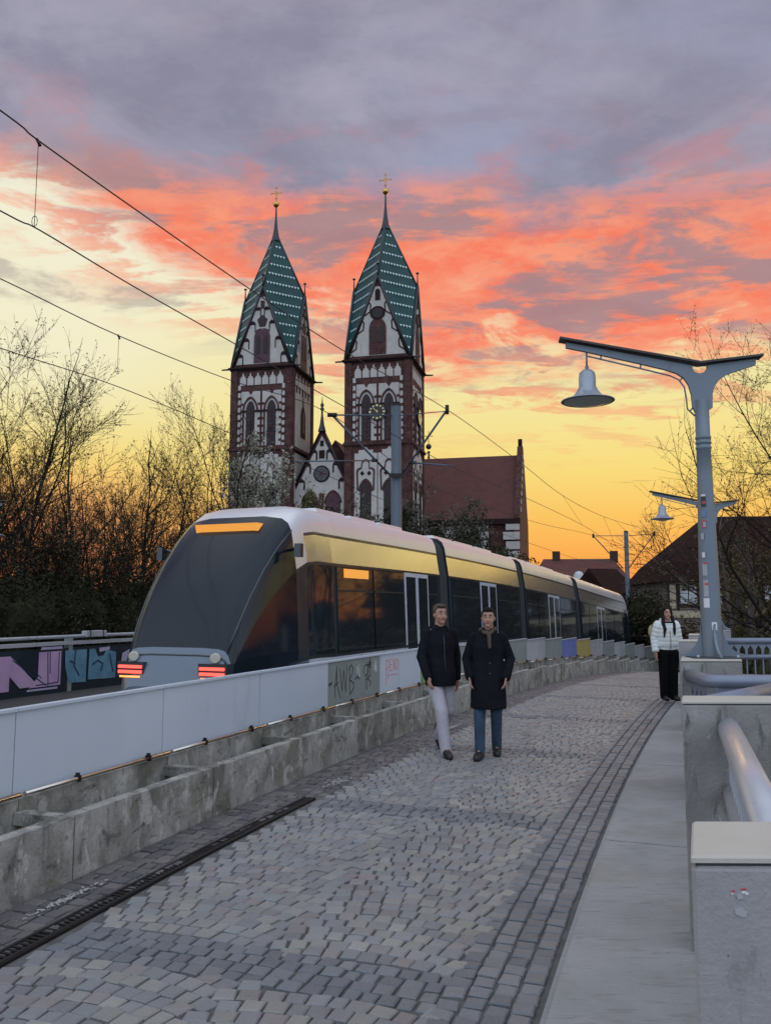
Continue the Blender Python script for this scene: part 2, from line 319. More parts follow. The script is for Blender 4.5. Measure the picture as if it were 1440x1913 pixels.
# ------------------------------------------------------------------ mesh builder
class MB:
    def __init__(s): s.v = []; s.f = []; s.mi = []; s.mats = []; s.col = []; s.c = None; s.sm = []
    def mid(s, m):
        if m not in s.mats: s.mats.append(m)
        return s.mats.index(m)
    def addv(s, p): s.v.append(tuple(p)); return len(s.v) - 1
    def face(s, idx, m, smooth=False):
        s.f.append(tuple(idx)); s.mi.append(s.mid(m)); s.col.append(s.c); s.sm.append(smooth)
    def hexa(s, pts, m):                # 8 points: bottom 4 ccw, top 4 ccw
        b = len(s.v); s.v += [tuple(p) for p in pts]
        for q in ((3, 2, 1, 0), (4, 5, 6, 7), (0, 1, 5, 4), (1, 2, 6, 5), (2, 3, 7, 6), (3, 0, 4, 7)):
            s.face([b + i for i in q], m)
    def box(s, c, size, m, rot=0.0, M=None):
        cx, cy, cz = c; hx, hy, hz = size[0] / 2, size[1] / 2, size[2] / 2
        pts = [Vector((x, y, z)) for z in (-hz, hz) for x, y in ((-hx, -hy), (hx, -hy), (hx, hy), (-hx, hy))]
        R = Matrix.Rotation(rot, 3, 'Z')
        pts = [R @ p + Vector(c) for p in pts]
        if M: pts = [M @ p for p in pts]
        s.hexa(pts, m)
    def bbox(s, c, size, m, bev=.02, rot=0.0):      # box with chamfered vertical and top edges
        cx, cy, cz = c; hx, hy, hz = size[0] / 2, size[1] / 2, size[2] / 2; b = bev
        R = Matrix.Rotation(rot, 3, 'Z'); o = Vector(c)
        def ring(i, z):
            x, y = hx - i, hy - i
            return [o + R @ Vector(p) for p in ((-x + b, -y, z), (x - b, -y, z), (x, -y + b, z), (x, y - b, z), (x - b, y, z), (-x + b, y, z), (-x, y - b, z), (-x, -y + b, z))]
        s.rings([ring(0, -hz), ring(0, hz - b), ring(b, hz)], m, True, True, True)
    def rings(s, rs, m, closed=True, cap0=False, cap1=False, smooth=False):
        n = len(rs[0]); base = []
        for r in rs: base.append(len(s.v)); s.v += [tuple(p) for p in r]
        for a, b in zip(base[:-1], base[1:]):
            for i in range(n if closed else n - 1):
                j = (i + 1) % n; s.face((a + i, a + j, b + j, b + i), m, smooth)
        if cap0: s.face([base[0] + i for i in reversed(range(n))], m)
        if cap1: s.face([base[-1] + i for i in range(n)], m)
    def tube(s, pts, rad, m, n=8, cap=True, smooth=True):
        pts = [Vector(p) for p in pts]; rs = []; up = None
        rad = rad if isinstance(rad, (list, tuple)) else [rad] * len(pts)
        for i, p in enumerate(pts):
            d = (pts[min(i + 1, len(pts) - 1)] - pts[max(i - 1, 0)]).normalized()
            if up is None:
                up = Vector((0, 0, 1)) if abs(d.z) < .9 else Vector((1, 0, 0))
            a = d.cross(up).normalized(); b = d.cross(a).normalized(); up = -b if False else up
            if abs(d.dot(up)) > .98: a = d.cross(Vector((1, .2, 0))).normalized(); b = d.cross(a).normalized()
            rs.append([p + (a * cos(2 * pi * k / n) + b * sin(2 * pi * k / n)) * rad[i] for k in range(n)])
        s.rings(rs, m, True, cap, cap, smooth)
    def lathe(s, prof, m, c=(0, 0, 0), n=24, smooth=True, cap0=False, cap1=False):
        c = Vector(c)
        s.rings([[c + Vector((r * cos(2 * pi * k / n), r * sin(2 * pi * k / n), z)) for k in range(n)] for r, z in prof], m, True, cap0, cap1, smooth)
    def prism(s, poly, F, d0, d1, m):    # F(x,z,depth)->point ; polygon ccw seen from outside
        n = len(poly); a = len(s.v)
        s.v += [tuple(F(x, z, d0)) for x, z in poly] + [tuple(F(x, z, d1)) for x, z in poly]
        s.face([a + n + i for i in range(n)], m); s.face([a + i for i in reversed(range(n))], m)
        for i in range(n):
            j = (i + 1) % n; s.face((a + i, a + j, a + n + j, a + n + i), m)
    def band(s, inner, outer, F, d0, d1, m, closed=False):   # strip between two outlines
        n = len(inner); a = len(s.v)
        for pts, d in ((inner, d1), (outer, d1), (inner, d0), (outer, d0)): s.v += [tuple(F(x, z, d)) for x, z in pts]
        for i in range(n if closed else n - 1):
            j = (i + 1) % n
            s.face((a + i, a + j, a + n + j, a + n + i), m)
            s.face((a + 2 * n + i, a + 2 * n + j, a + j, a + i), m)
            s.face((a + n + i, a + n + j, a + 3 * n + j, a + 3 * n + i), m)
    def stroke(s, pts, F, w, d0, d1, m):  # a flat brush stroke of width w through 2-D points
        for (x0, z0), (x1, z1) in zip(pts[:-1], pts[1:]):
            L = hypot(x1 - x0, z1 - z0) or 1e-6; nx, nz = -(z1 - z0) / L * w / 2, (x1 - x0) / L * w / 2
            ex, ez = (x1 - x0) / L * w * .35, (z1 - z0) / L * w * .35
            s.prism([(x0 - ex - nx, z0 - ez - nz), (x1 + ex - nx, z1 + ez - nz), (x1 + ex + nx, z1 + ez + nz), (x0 - ex + nx, z0 - ez + nz)], F, d0, d1, m)
            d1 += .0004
    def build(s, name, parent=None, world=False, smooth_all=None):
        used = sorted({i for f in s.f for i in f})
        if len(used) < len(s.v):
            mp = {o_: n_ for n_, o_ in enumerate(used)}; s.v = [s.v[i] for i in used]; s.f = [tuple(mp[i] for i in f) for f in s.f]
        me = bpy.data.meshes.new(name); me.from_pydata(s.v, [], s.f)
        for m in s.mats: me.materials.append(MATS[m])
        me.polygons.foreach_set('material_index', s.mi)
        me.polygons.foreach_set('use_smooth', s.sm)
        if any(c is not None for c in s.col):
            ca = me.color_attributes.new('Col', 'FLOAT_COLOR', 'CORNER'); buf = []
            for p, c in zip(me.polygons, s.col): buf += list((*(c or (.2, .2, .2)), 1)) * p.loop_total
            ca.data.foreach_set('color', buf)
        me.update()
        o = bpy.data.objects.new(name, me); COL.objects.link(o)
        if parent is not None:
            o.parent = parent
            if world: o.matrix_parent_inverse = parent.matrix_basis.inverted()
        return o

def tag(o, label=None, cat=None, group=None, kind=None):
    if label: o['label'] = label
    if cat: o['category'] = cat
    if group: o['group'] = group
    if kind: o['kind'] = kind
    return o
def empty(name, loc, rz=0.0, label=None, cat=None, group=None):
    o = bpy.data.objects.new(name, None); COL.objects.link(o); o.location = loc; o.rotation_euler = (0, 0, rz)
    o.empty_display_size = .2
    return tag(o, label, cat, group)
def struct(mb, name): return tag(mb.build(name), kind='structure')
def copy_tree(o, parent=None):
    c = o.copy(); COL.objects.link(c)
    if parent is not None: c.parent = parent
    for ch in o.children: copy_tree(ch, c)
    return c
def arch(cx, z0, w, zs, zt, n=7, pointed=True):
    """outline of an arched opening, counter-clockwise from lower left"""
    h = w / 2; pts = [(cx - h, z0), (cx + h, z0)]
    for i in range(n + 1):
        t = i / n
        if pointed: a = pi / 2 * t; pts.append((cx + h * (1 - (sin(a) ** 1.0) * t * 1.0) if False else cx + h * (1 - t ** 1.7), zs + (zt - zs) * (1 - (1 - t) ** 1.45)))
        else: pts.append((cx + h * cos(pi * t / 2), zs + (zt - zs) * sin(pi * t / 2)))
    for x, z in reversed(pts[2:-1]): pts.append((2 * cx - x, z))
    return pts
def circ(cx, cz, r, n=20, rz=None): return [(cx + r * cos(2 * pi * k / n), cz + (rz or r) * sin(2 * pi * k / n)) for k in range(n)]
# ------------------------------------------------------------------ ground, bridge deck, tracks, path
rnd = random.Random(5)
def sd_of(x, y):
    i = int(np.argmin((_xs - x) ** 2 + (_ys - y) ** 2)); s = float(_ss[i]); cx, cy, tx, ty = curve(s)
    return s, (x - cx) * ty - (y - cy) * tx
def wbox(mb, s0, s1, d0, d1, z0, z1, m, flat=None, e0=0.0, e1=0.0):
    mb.hexa([C(s0 + e0, d0, z0, flat), C(s0 + e0, d1, z0, flat), C(s1 - e1, d1, z0, flat), C(s1 - e1, d0, z0, flat),
             C(s0 + e0, d0, z1, flat), C(s0 + e0, d1, z1, flat), C(s1 - e1, d1, z1, flat), C(s1 - e1, d0, z1, flat)], m)
def sheet(name, d0, d1, z, m, s0=-8, s1=62, step=.5, kind='structure', thick=None):
    mb = MB(); n = int((s1 - s0) / step) + 1; L = []
    for i in range(n):
        s = s0 + i * step; L.append((C(s, d0, z), C(s, d1, z)))
    if thick:
        mb.rings([[a, b, b - Vector((0, 0, thick)), a - Vector((0, 0, thick))] for a, b in L], m, True, True, True)
        for i, f in enumerate(mb.f): mb.f[i] = f
    else:
        for (a, b), (c, d) in zip(L[:-1], L[1:]):
            k = len(mb.v); mb.v += [tuple(a), tuple(b), tuple(d), tuple(c)]; mb.face((k, k + 1, k + 2, k + 3), m)
    o = mb.build(name); return tag(o, kind=kind)

g_ = MB()
for r0, r1 in ((0, 60), (60, 250), (250, 3500)):
    n = 40
    for k in range(n):
        a0, a1 = 2 * pi * k / n, 2 * pi * (k + 1) / n; b = len(g_.v)
        g_.v += [(r0 * cos(a0), r0 * sin(a0), -6), (r1 * cos(a0), r1 * sin(a0), -6), (r1 * cos(a1), r1 * sin(a1), -6), (r0 * cos(a1), r0 * sin(a1), -6)]
        g_.face((b, b + 1, b + 2, b + 3), 'ground')
struct(g_, 'ground')
sheet('bridge_deck', -9.2, 4.6, -.05, 'deck_concrete', thick=.9)
sheet('track_bed', -9.0, -.62, -.02, 'asphalt')
sheet('path', -.02, 3.22, -.016, 'joint_sand', step=.25)
k = MB()
for i in range(24):
    s0 = s_of_y(4.43) + .04 - 3 * 3.3 + i * 3.3; n = 8
    for j in range(n):
        a, b = s0 + 3.29 * j / n, s0 + 3.29 * (j + 1) / n
        wbox(k, a, b, 3.262, 4.35, -.04, .05, 'kerb_concrete', e0=.006 if j == 0 else 0)
struct(k, 'kerb')
k = MB()
for i in range(140): wbox(k, -8 + i * .4, -8 + (i + 1) * .4, 3.225, 3.255, -.04, .012, 'kerb_concrete')
struct(k, 'kerb_edge')
for nm, c in (('ballast', -2.75), ('ballast', -6.2)):
    sheet('track_ballast', c - .9, c + .9, -.012, 'ballast')
for c in (-2.75, -6.2):
    t = empty('tram_track', C(0, c), 0, 'pair of worn steel tram rails ' + ('under the white tram' if c > -4 else 'of the far track, beside the graffiti parapet'), 'tram track', 'tram tracks on the bridge')
    for o in (-.5, .5):
        m = MB()
        for i in range(120): wbox(m, -8 + i * .5, -7.5 + i * .5, c + o - .035, c + o + .035, -.01, .03, 'rail_steel')
        m.build('rail', t, True)

# paving stones: arcs of porphyry setts, darker courses along and across
stones = MB()
def stone(s, d, a, b, rot, dark):
    """a: half length along s, b: half width across"""
    p = C(s, d, 0); x, y, tx, ty = curve(s); ca, sa = cos(rot), sin(rot)
    ax = Vector((tx * ca + ty * sa, ty * ca - tx * sa, 0)); bx = Vector((ax.y, -ax.x, 0))
    if dark == 0:
        base = rnd.choice([(.30, .27, .25), (.28, .265, .25), (.32, .295, .25), (.25, .245, .245), (.28, .26, .26), (.265, .27, .26), (.35, .325, .275), (.28, .23, .21), (.21, .20, .20)])
    elif dark == 1: base = rnd.choice([(.16, .165, .178), (.185, .19, .20), (.15, .155, .165), (.21, .208, .21)])
    else: base = rnd.choice([(.10, .09, .095), (.13, .11, .11), (.075, .07, .075), (.16, .14, .13)])
    q = rnd.uniform(.87, 1.12); stones.c = tuple((v * .75 + .25 * (.24 if dark == 0 else v)) * q * k_ for v, k_ in zip(base, (.93, .975, 1.03)))
    h = rnd.uniform(-.004, .005); tl = [rnd.uniform(-.003, .003) for _ in range(4)]
    jit = [(rnd.uniform(-.0055, .0055), rnd.uniform(-.0055, .0055)) for _ in range(4)]
    lo, mi, hi = [], [], []
    for i, (i0, j0) in enumerate(((-1, -1), (-1, 1), (1, 1), (1, -1))):
        u_, w_ = i0 * a + jit[i][0], j0 * b + jit[i][1]
        lo.append(p + ax * u_ + bx * w_ + Vector((0, 0, -.03)))
        mi.append(p + ax * (u_ * .985) + bx * (w_ * .985) + Vector((0, 0, h + tl[i] - .007)))
        hi.append(p + ax * (u_ - i0 * .008) + bx * (w_ - j0 * .008) + Vector((0, 0, h + tl[i])))
    stones.rings([lo, mi, hi], 'cobble', True, False, True)
S_END = 26.0; BAND = 3.3; B0 = s_of_y(4.8) - 3 * BAND
def in_band(s): return ((s - B0) % BAND) < .40
s = -3.4; row = 0; pitch = .106
while s < S_END:
    d = .60 + (.06 if row % 2 else 0.0)
    while d < 2.74:
        f = ((d - .60) / 1.12) % 1.0; arc_ = .11 * (1 - (2 * f - 1) ** 2); sl = .11 * -4 * (2 * f - 1) / 1.12
        ss_ = s + arc_ + rnd.uniform(-.006, .006); w = rnd.uniform(.042, .060)
        if not in_band(ss_) or ss_ > 20: stone(ss_, d + w, .0505, w - .001, -math.atan(sl) * .8, 0)
        d += w * 2 + .006
    s += pitch; row += 1
kx = -1
while B0 + kx * BAND < 20:
    for r in range(4):
        d = .60 + rnd.uniform(0, .05)
        while d < 2.74:
            w = rnd.uniform(.04, .058); stone(B0 + kx * BAND + .05 + r * .1, d + w, .045, w - .004, 0, 1); d += 2 * w + .006
    kx += 1
s = -3.4
while s < S_END:
    for r in range(4): stone(s + (.05 if r % 2 else 0), 2.80 + r * .112, rnd.uniform(.044, .052), .05, rnd.uniform(-.04, .04), 1)
    s += .112
s = -3.4
while s < S_END:
    dmax = .42 if s < s_of_y(8.35) else .6
    d = .03 + rnd.uniform(0, .04)
    while d < dmax:
        w = rnd.uniform(.045, .06); stone(s + rnd.uniform(-.01, .01), d + w, .046, w - .004, rnd.uniform(-.06, .06), 2); d += 2 * w + .006
    s += .105
struct(stones, 'cobble_paving')
far = sheet('path_far', -.02, 3.22, .0, 'kerb_concrete', s0=S_END - .1, s1=60)
# slotted drain, lying in the path
dr = empty('drain_channel', C(0, .5), 0, 'long narrow slotted drain channel sunk in the cobbles beside the low concrete wall', 'drain')
m = MB(); s = -5.0; se = s_of_y(8.3) - .1
while s < se:
    wbox(m, s, s + .25, .44, .462, -.02, .006, 'dark_iron'); wbox(m, s, s + .25, .538, .56, -.02, .006, 'dark_iron'); s += .25
m.build('frame', dr, True)
m = MB(); s = -5.0
while s < se:
    wbox(m, s + .008, s + .028, .462, .538, -.02, .002, 'dark_iron'); s += .042
wbox(m, -5, se, .494, .506, -.02, .003, 'dark_iron')
m.build('grate', dr, True)
# trampled chalk-white patches beyond the drain and by the wall
for (ss_, dd, L_, w_, lab) in ((s_of_y(8.9), .47, .5, .10, 'whitish mortar smear on the cobbles where the slotted drain ends'), (s_of_y(12.6), .45, 1.2, .05, 'whitish mortar streak on the cobbles beside the walker in pale trousers'), (s_of_y(5.4), .26, .5, .035, 'thin white scuff on the dark cobbles between the wall and the drain')):
    m = MB()
    for i in range(int(260 * L_)):
        a, b = ss_ + rnd.gauss(0, L_ / 3.2), dd + rnd.gauss(0, w_ / 2); r = rnd.uniform(.003, .013)
        m.prism([(r * cos(2 * pi * q / 6) * rnd.uniform(.6, 1.3), r * sin(2 * pi * q / 6) * rnd.uniform(.5, 1.2)) for q in range(6)], lambda x, z, dp: C(a + x, b + z, .0115 + dp), .0, .001 + .0003 * (i % 5), 'salt_white')
    tag(m.build('mortar_smear'), lab, 'mortar smear', kind=None)

# ------------------------------------------------------------------ precast low wall with its trough, pipe and panels
EL = 1.75; J0 = s_of_y(5.74) - 4 * EL; NE = 26
els = [(J0 + i * EL, J0 + (i + 1) * EL) for i in range(NE)]
lw = empty('low_concrete_wall', C(0, -.06), 0, 'low stained precast concrete wall along the left edge of the cobbled path', 'wall')
for i, (a, b) in enumerate(els):
    fl = gz(C((a + b) / 2, 0).y)
    if b < 11: fl = 0
    m = MB(); wbox(m, a, b, -.10, 0.0, -.4, .40, 'concrete_wall', fl, .006, .006)
    wbox(m, a, b, -.56, -.10, -.3, .06, 'concrete_wall', fl)
    m.build('wall_element', lw, True)
    m = MB(); wbox(m, a - .05, a + .05, -.47, -.10, .31, .392, 'concrete_wall', fl)
    m.build('cross_beam', lw, True)
bw = empty('panel_barrier', C(0, -.52), 0, 'barrier of flat white and grey panels between path and tram, steel pipe at its foot', 'barrier')
PM = {}
def panel_mat(i):
    k = i - 4                       # element 4 starts at the joint seen nearest the left edge
    if k <= 2: return 'panel_white', 'large clean white panel'
    if k == 3: return 'panel_grey', 'grey-green panel with black marker tags'
    if k == 4: return 'panel_white', 'white panel with a small red scrawl'
    if k == 5: return 'panel_green', 'green panel behind the walkers'
    if k == 11: return 'panel_blue', 'blue painted panel'
    if k == 12: return 'panel_ochre', 'ochre painted panel'
    return ('panel_pale', None) if k % 2 else ('panel_grey', None)
for i, (a, b) in enumerate(els):
    fl = gz(C((a + b) / 2, 0).y)
    if b < 11: fl = 0
    m = MB(); wbox(m, a, b, -.60, -.475, -.2, .47, 'concrete_wall', fl, .004, .004); m.build('upstand', bw, True)
    pm, lab = panel_mat(i); top = 1.06 if i - 4 <= 4 else 1.02
    m = MB(); wbox(m, a, b, -.565, -.535, .474, top, pm, fl, .005, .005)
    p = m.build('panel', bw, True)
    if lab: p['label'] = lab
    m = MB(); wbox(m, a, b, -.585, -.515, top, top + .022, 'panel_white' if i - 4 <= 4 else 'panel_pale', fl, .005, .005); m.build('panel_cap', bw, True)
    m = MB(); n = 3
    m.tube([C(a + .02 + (b - a - .04) * q / n, -.445, .505, fl) for q in range(n + 1)], .017, 'pipe_steel', 8)
    pp = m.build('pipe', bw, True)
    for q in (.32, .82):
        m = MB(); sc = a + (b - a) * q; wbox(m, sc - .013, sc + .013, -.475, -.425, .482, .526, 'dark_iron', fl); wbox(m, sc - .008, sc + .008, -.465, -.435, .525, .545, 'dark_iron', fl); m.build('pipe_clamp', pp, False)

def panelF(i, d=-.535):
    a, b = els[i]
    return lambda x, z, dp: C(a + x, d + dp, z, 0)
F = panelF(7); gk = MB()
Wd = .0
def S(*pts, w=.016): gk.stroke(pts, F, w, .0005, .003, 'paint_black')
# left tag: dash A W B dash
S((.03, .77), (.10, .79), w=.03)
S((.22, .60), (.20, .72), (.26, .97)); S((.26, .99), (.26, .76), (.38, .57)); S((.18, .74), (.30, .78))
S((.36, .95), (.42, .66), (.48, .93)); S((.48, .93), (.54, .64), (.58, .98))
S((.66, .96), (.68, .60)); S((.64, .93), (.72, .985), (.79, .93), (.76, .86), (.66, .79), (.80, .73), (.80, .66), (.68, .59))
S((.86, .78), (.93, .81), (.99, .775), w=.022)
# right tag: a hooked loop with two legs and a feathered top
S((1.19, .80), (1.15, .86), (1.17, .93), (1.24, .96), (1.30, .92), (1.31, .84), (1.22, .80)); S((1.22, .80), (1.21, .62)); S((1.30, .98), (1.29, .80), (1.27, .60)); S((1.30, .76), (1.40, .70), (1.37, .64))
S((1.33, 1.00), (1.35, .90), (1.38, 1.04), (1.40, .90)); S((1.28, .94), (1.43, .97)); S((1.38, 1.03), (1.38, .78)); S((1.24, .74), (1.38, .80))
gp = gk.build('graffiti', next(o for o in bw.children if o.name.startswith('panel') and o.get('label', '').startswith('grey-green')))
gk2 = MB()
for cx in (.98, 1.58):
    for i in range(7): gk2.stroke([(cx + rnd.uniform(-.06, .06), .84 + rnd.uniform(-.04, .04)), (cx + rnd.uniform(-.06, .06), .94 + rnd.uniform(-.03, .05))], F, .018, .0005, .0016 + i * .0004, 'paint_chalk')
gk2.build('chalk_tag', gp.parent)
F = panelF(8); gk = MB()
def S(*pts, w=.011): gk.stroke(pts, F, w, .0005, .003, 'paint_red')
S((.24, .60), (.25, .97)); S((.25, .97), (.34, .95), (.34, .87), (.25, .82))                # P
S((.40, .97), (.39, .80), (.47, .80)); S((.39, .89), (.46, .89)); S((.40, .97), (.47, .97))    # E
S((.52, .80), (.53, .98), (.60, .80), (.61, .98))                                           # N
S((.66, .80), (.66, .97), (.74, .92), (.74, .84), (.66, .80)); S((.34, .73), (.44, .74), (.74, .73), w=.009); S((.32, .80), (.31, .68))
gk.build('graffiti', next(o for o in bw.children if o.get('label', '').startswith('white panel with a small red')))

# ------------------------------------------------------------------ far parapet  with graffiti
PD = -8.75
pw = empty('graffiti_parapet', C(8, PD), 0, 'dark parapet beyond the tram tracks with pink and blue graffiti and a pale rail', 'parapet')
for i in range(22):
    a = -2 + i * 2.4; b = a + 2.4
    m = MB(); wbox(m, a, b, PD - .12, PD, -.1, .90, 'tram_dark', None, .01, .01)
    p = m.build('parapet_panel', pw, True)
    m = MB(); wbox(m, a, b, PD - .14, PD + .03, .96, 1.03, 'panel_pale'); m.build('parapet_beam', pw, True)
    m = MB(); wbox(m, a - .05, a + .05, PD - .13, PD + .015, -.1, 1.1, 'panel_grey'); m.build('post', pw, True)
m = MB(); m.tube([C(-2 + i * 1.2, PD - .06, 1.13) for i in range(45)], .035, 'panel_pale', 8); m.build('top_rail', pw, True)
s0p, _d = sd_of(P(0, 1255, 17.0).x, 17.0)
FG = lambda x, z, dp: C(s0p + x, PD + dp, z)
m = MB()
m.prism([(-.75, .12), (-.45, .12), (.02, .60) if False else (-.35, .12), (-.35, .80), (-.75, .80)], FG, .016, .020, 'paint_pink')
m.prism([(-.75, .80), (-.35, .80), (.30, .22), (.30, .16), (-.1, .16)], FG, .0205, .0215, 'paint_pink')
m.prism([(.12, .14), (.92, .14), (.92, .84), (.34, .84), (.34, .34)], FG, .016, .0195, 'paint_pink')
m.prism([(.38, .885), (.95, .885), (.93, .94), (.40, .94)], FG, .016, .018, 'paint_lilac')
m.prism([(.08, .07), (.85, .07), (.85, .11), (.08, .11)], FG, .016, .018, 'paint_lilac')
for q in (((.56, .83), (.60, .15)), ((-.3, .72), (.55, .16)), ((.2, .5), (.42, .32)), ((.62, .83), (.64, .4)), ((.86, .82), (.86, .2), (.3, .18))):
    m.stroke(q, FG, .02, .022, .024, 'paint_navy')
m.prism([(1.14, .16), (1.62, .14), (1.62, .84), (1.02, .84), (1.04, .50)], FG, .016, .0195, 'paint_cyan')
m.prism([(1.68, .18), (2.5, .16), (2.5, .74), (2.2, .80), (2.12, .68), (1.95, .66), (1.86, .84), (1.70, .84)], FG, .016, .0195, 'paint_cyan')
m.prism([(2.0, .76), (2.3, .80), (2.3, .87), (1.98, .85)], FG, .016, .0195, 'paint_lilac')
for q in (((1.3, .84), (1.28, .5), (1.42, .3)), ((1.16, .62), (1.3, .55)), ((1.8, .5), (1.95, .58), (2.1, .5), (2.05, .35)), ((2.3, .7), (2.42, .3))):
    m.stroke(q, FG, .035, .022, .024, 'paint_navy')
m.prism([(2.62, .16), (3.9, .16), (3.8, .8), (3.1, .84), (2.7, .7)], FG, .016, .0195, 'paint_lilac')
m.prism([(4.2, .16), (5.6, .16), (5.5, .8), (4.4, .8)], FG, .016, .0195, 'paint_cyan')
m.build('graffiti', pw, True)
bx = empty('cable_box', FG(1.9, 1.17, -.06), -heading(s0p + 1.9), 'small pale metal box strapped over the pipe rail of the graffiti parapet', 'box')
m = MB(); m.bbox((0, 0, .0), (.16, .62, .13), 'panel_pale', .01); m.build('housing', bx)
m = MB(); m.box((0, -.2, .0), (.17, .03, .14), 'railing_dark'); m.box((0, .2, .0), (.17, .03, .14), 'railing_dark'); m.build('strap', bx)

# ------------------------------------------------------------------ right balustrade: piers and railings
def pier(x, y, w, t, top, label, base=-.9, yaw=-.015, cm='concrete_pier'):
    e = empty('concrete_pier', (x, y, base), yaw, label, 'pier', 'concrete piers of the right balustrade')
    h = top - base
    def shear(mb): mb.v = [(a + b * .36, b, c_) for a, b, c_ in mb.v]; return mb
    m = MB(); m.bbox((w / 2, t / 2, (h - .022) / 2), (w, t, h - .022), cm, .008); shear(m).build('shaft', e)
    m = MB(); m.box((w / 2, t / 2, h - .018), (w - .018, t - .018, .010), 'railing_dark'); m.bbox((w / 2, t / 2, h - .007), (w + .001, t + .001, .014), 'concrete_cap', .005); shear(m).build('cap', e)
    return e
p1 = pier(.612, 1.73, 1.1, .27, 1.30, 'nearest concrete pier, bottom right corner, with torn sticker scraps')
m = MB(); F1 = lambda x, z, dp: Vector((x, -dp, z))
for j, (cx, cz, r, q) in enumerate([(.102, 2.131, .007, 'sticker_white'), (.100, 2.136, .004, 'sticker_red'), (.081, 2.132, .004, 'sticker_red'), (.108, 2.128, .004, 'sticker_white'), (.079, 2.128, .003, 'sticker_white'), (.090, 2.094, .012, 'panel_pale'), (.098, 2.089, .010, 'panel_pale'), (.105, 2.136, .003, 'sticker_red'), (.093, 2.122, .009, 'panel_pale')]):
    m.prism([(cx + r * cos(2 * pi * i / 9) * rnd.uniform(.5, 1.2), cz + .7 * r * sin(2 * pi * i / 9) * rnd.uniform(.5, 1.2)) for i in range(9)], F1, .0, .0006 + .0003 * j, q)
m.build('sticker_scraps', p1)
p2 = pier(1.55, 4.43, 1.0, .26, 1.30, 'wide concrete pier with dark streaks, directly behind the nearest pier', cm='concrete_stained')
p3 = pier(2.70, 7.7, .56, .72, 1.30, 'stained concrete pier that carries the nearest lamp post', cm='concrete_stained')
p4 = pier(4.12, 11.8, .5, .5, 1.30, 'small pale pier just behind the lamp pier')
p5 = pier(5.22, 14.45, .55, .6, 1.29, 'pale pier two behind the lamp pier, beside the distant rail')
p6 = pier(7.10, 18.6, .56, .72, 1.24, 'far pier that carries the second lamp post')

def railing(pts, label, z_top=1.16, post_every=None, low=.84, foot=.14, plate=True, rt=.056, rm='railing_grey'):
    """pts: plan polyline of the rail"""
    pts = [Vector((*p, 0)) if len(p) == 2 else Vector(p) for p in pts]
    e = empty('railing', (pts[0].x, pts[0].y, 0), 0, label, 'railing', 'blue grey pipe railings')
    o = Vector((pts[0].x, pts[0].y, 0))
    def smooth(P_, r=.14):
        out = [P_[0]]
        for a, b, c in zip(P_[:-2], P_[1:-1], P_[2:]):
            p, q = b + (a - b).normalized() * r, b + (c - b).normalized() * r
            for i in range(6):
                t = i / 5; out.append(p * (1 - t) ** 2 + b * 2 * t * (1 - t) + q * t * t)
        return out + [P_[-1]]
    loc = [p - o for p in pts]; sm = smooth(loc)
    m = MB(); m.tube([p + Vector((0, 0, z_top)) for p in sm], rt, rm, 16); m.build('top_rail', e)
    m = MB(); m.tube([p + Vector((0, 0, low)) for p in sm], rt * .8, rm, 12); m.build('middle_rail', e)
    m = MB(); m.tube([p + Vector((0, 0, foot)) for p in sm], .03, rm, 8); m.build('bottom_rail', e)
    for a, b in zip(loc[:-1], loc[1:]):
        L = (b - a).length
        if L < .5: continue
        d = (b - a).normalized(); nn = Vector((d.y, -d.x, 0)); n = int(L / .15)
        F_ = lambda x, z, dp: a + d * x + Vector((0, 0, z)) + nn * dp
        for i in range(n + 1):
            x = .04 + (L - .08) * i / max(n, 1)
            m = MB(); m.prism([(x - .011, foot), (x + .011, foot), (x + .011, low), (x - .011, low)], F_, -.011, .011, rm); m.build('baluster', e)
        m = MB(); zt, zl = z_top - .03, low + .03
        for i in range(n):
            x0 = .04 + (L - .08) * i / n; x1 = .04 + (L - .08) * (i + 1) / n; xm = (x0 + x1) / 2
            # web between the rails, cut by pointed arches
            q = [(x0, zl), (x0 + .02, zl), (x0 + .025, zl + .5 * (zt - zl)), (xm, zl + .80 * (zt - zl)), (x1 - .025, zl + .5 * (zt - zl)), (x1 - .02, zl), (x1, zl), (x1, zt), (x0, zt)]
            m.prism(q, F_, -.008, .008, rm)
        m.build('arched_web', e)
    return e
railing([(.95, 2.0), (1.79, 4.43)], 'thick pipe railing between the two nearest piers, running away from the camera', rm='railing_paint')
railing([(2.78, 7.70), (2.72, 7.08), (6.2, 7.2)], 'pipe railing with a rounded elbow, going right from the stained lamp pier')
a_, b_ = P(1295, 1318, 5.3), P(1480, 1288, 6.6)
railing([(a_.x, a_.y), (b_.x, b_.y)], 'short slanting pipe railing just above the top of the wide streaked pier', z_top=a_.z - .01, low=a_.z - .3)
railing([(3.28, 8.4), (4.4, 11.8)], 'pipe railing hidden behind the nearest lamp pier')
railing([(4.6, 12.3), (5.5, 14.45)], 'pipe railing between the two small pale piers')
railing([(5.78, 14.9), (10.5, 15.25)], 'distant pipe railing going right behind the lamp post, with arched openings', low=.88)
railing([(5.85, 15.1), (7.05, 18.6)], 'far pipe railing ending at the second lamp pier')

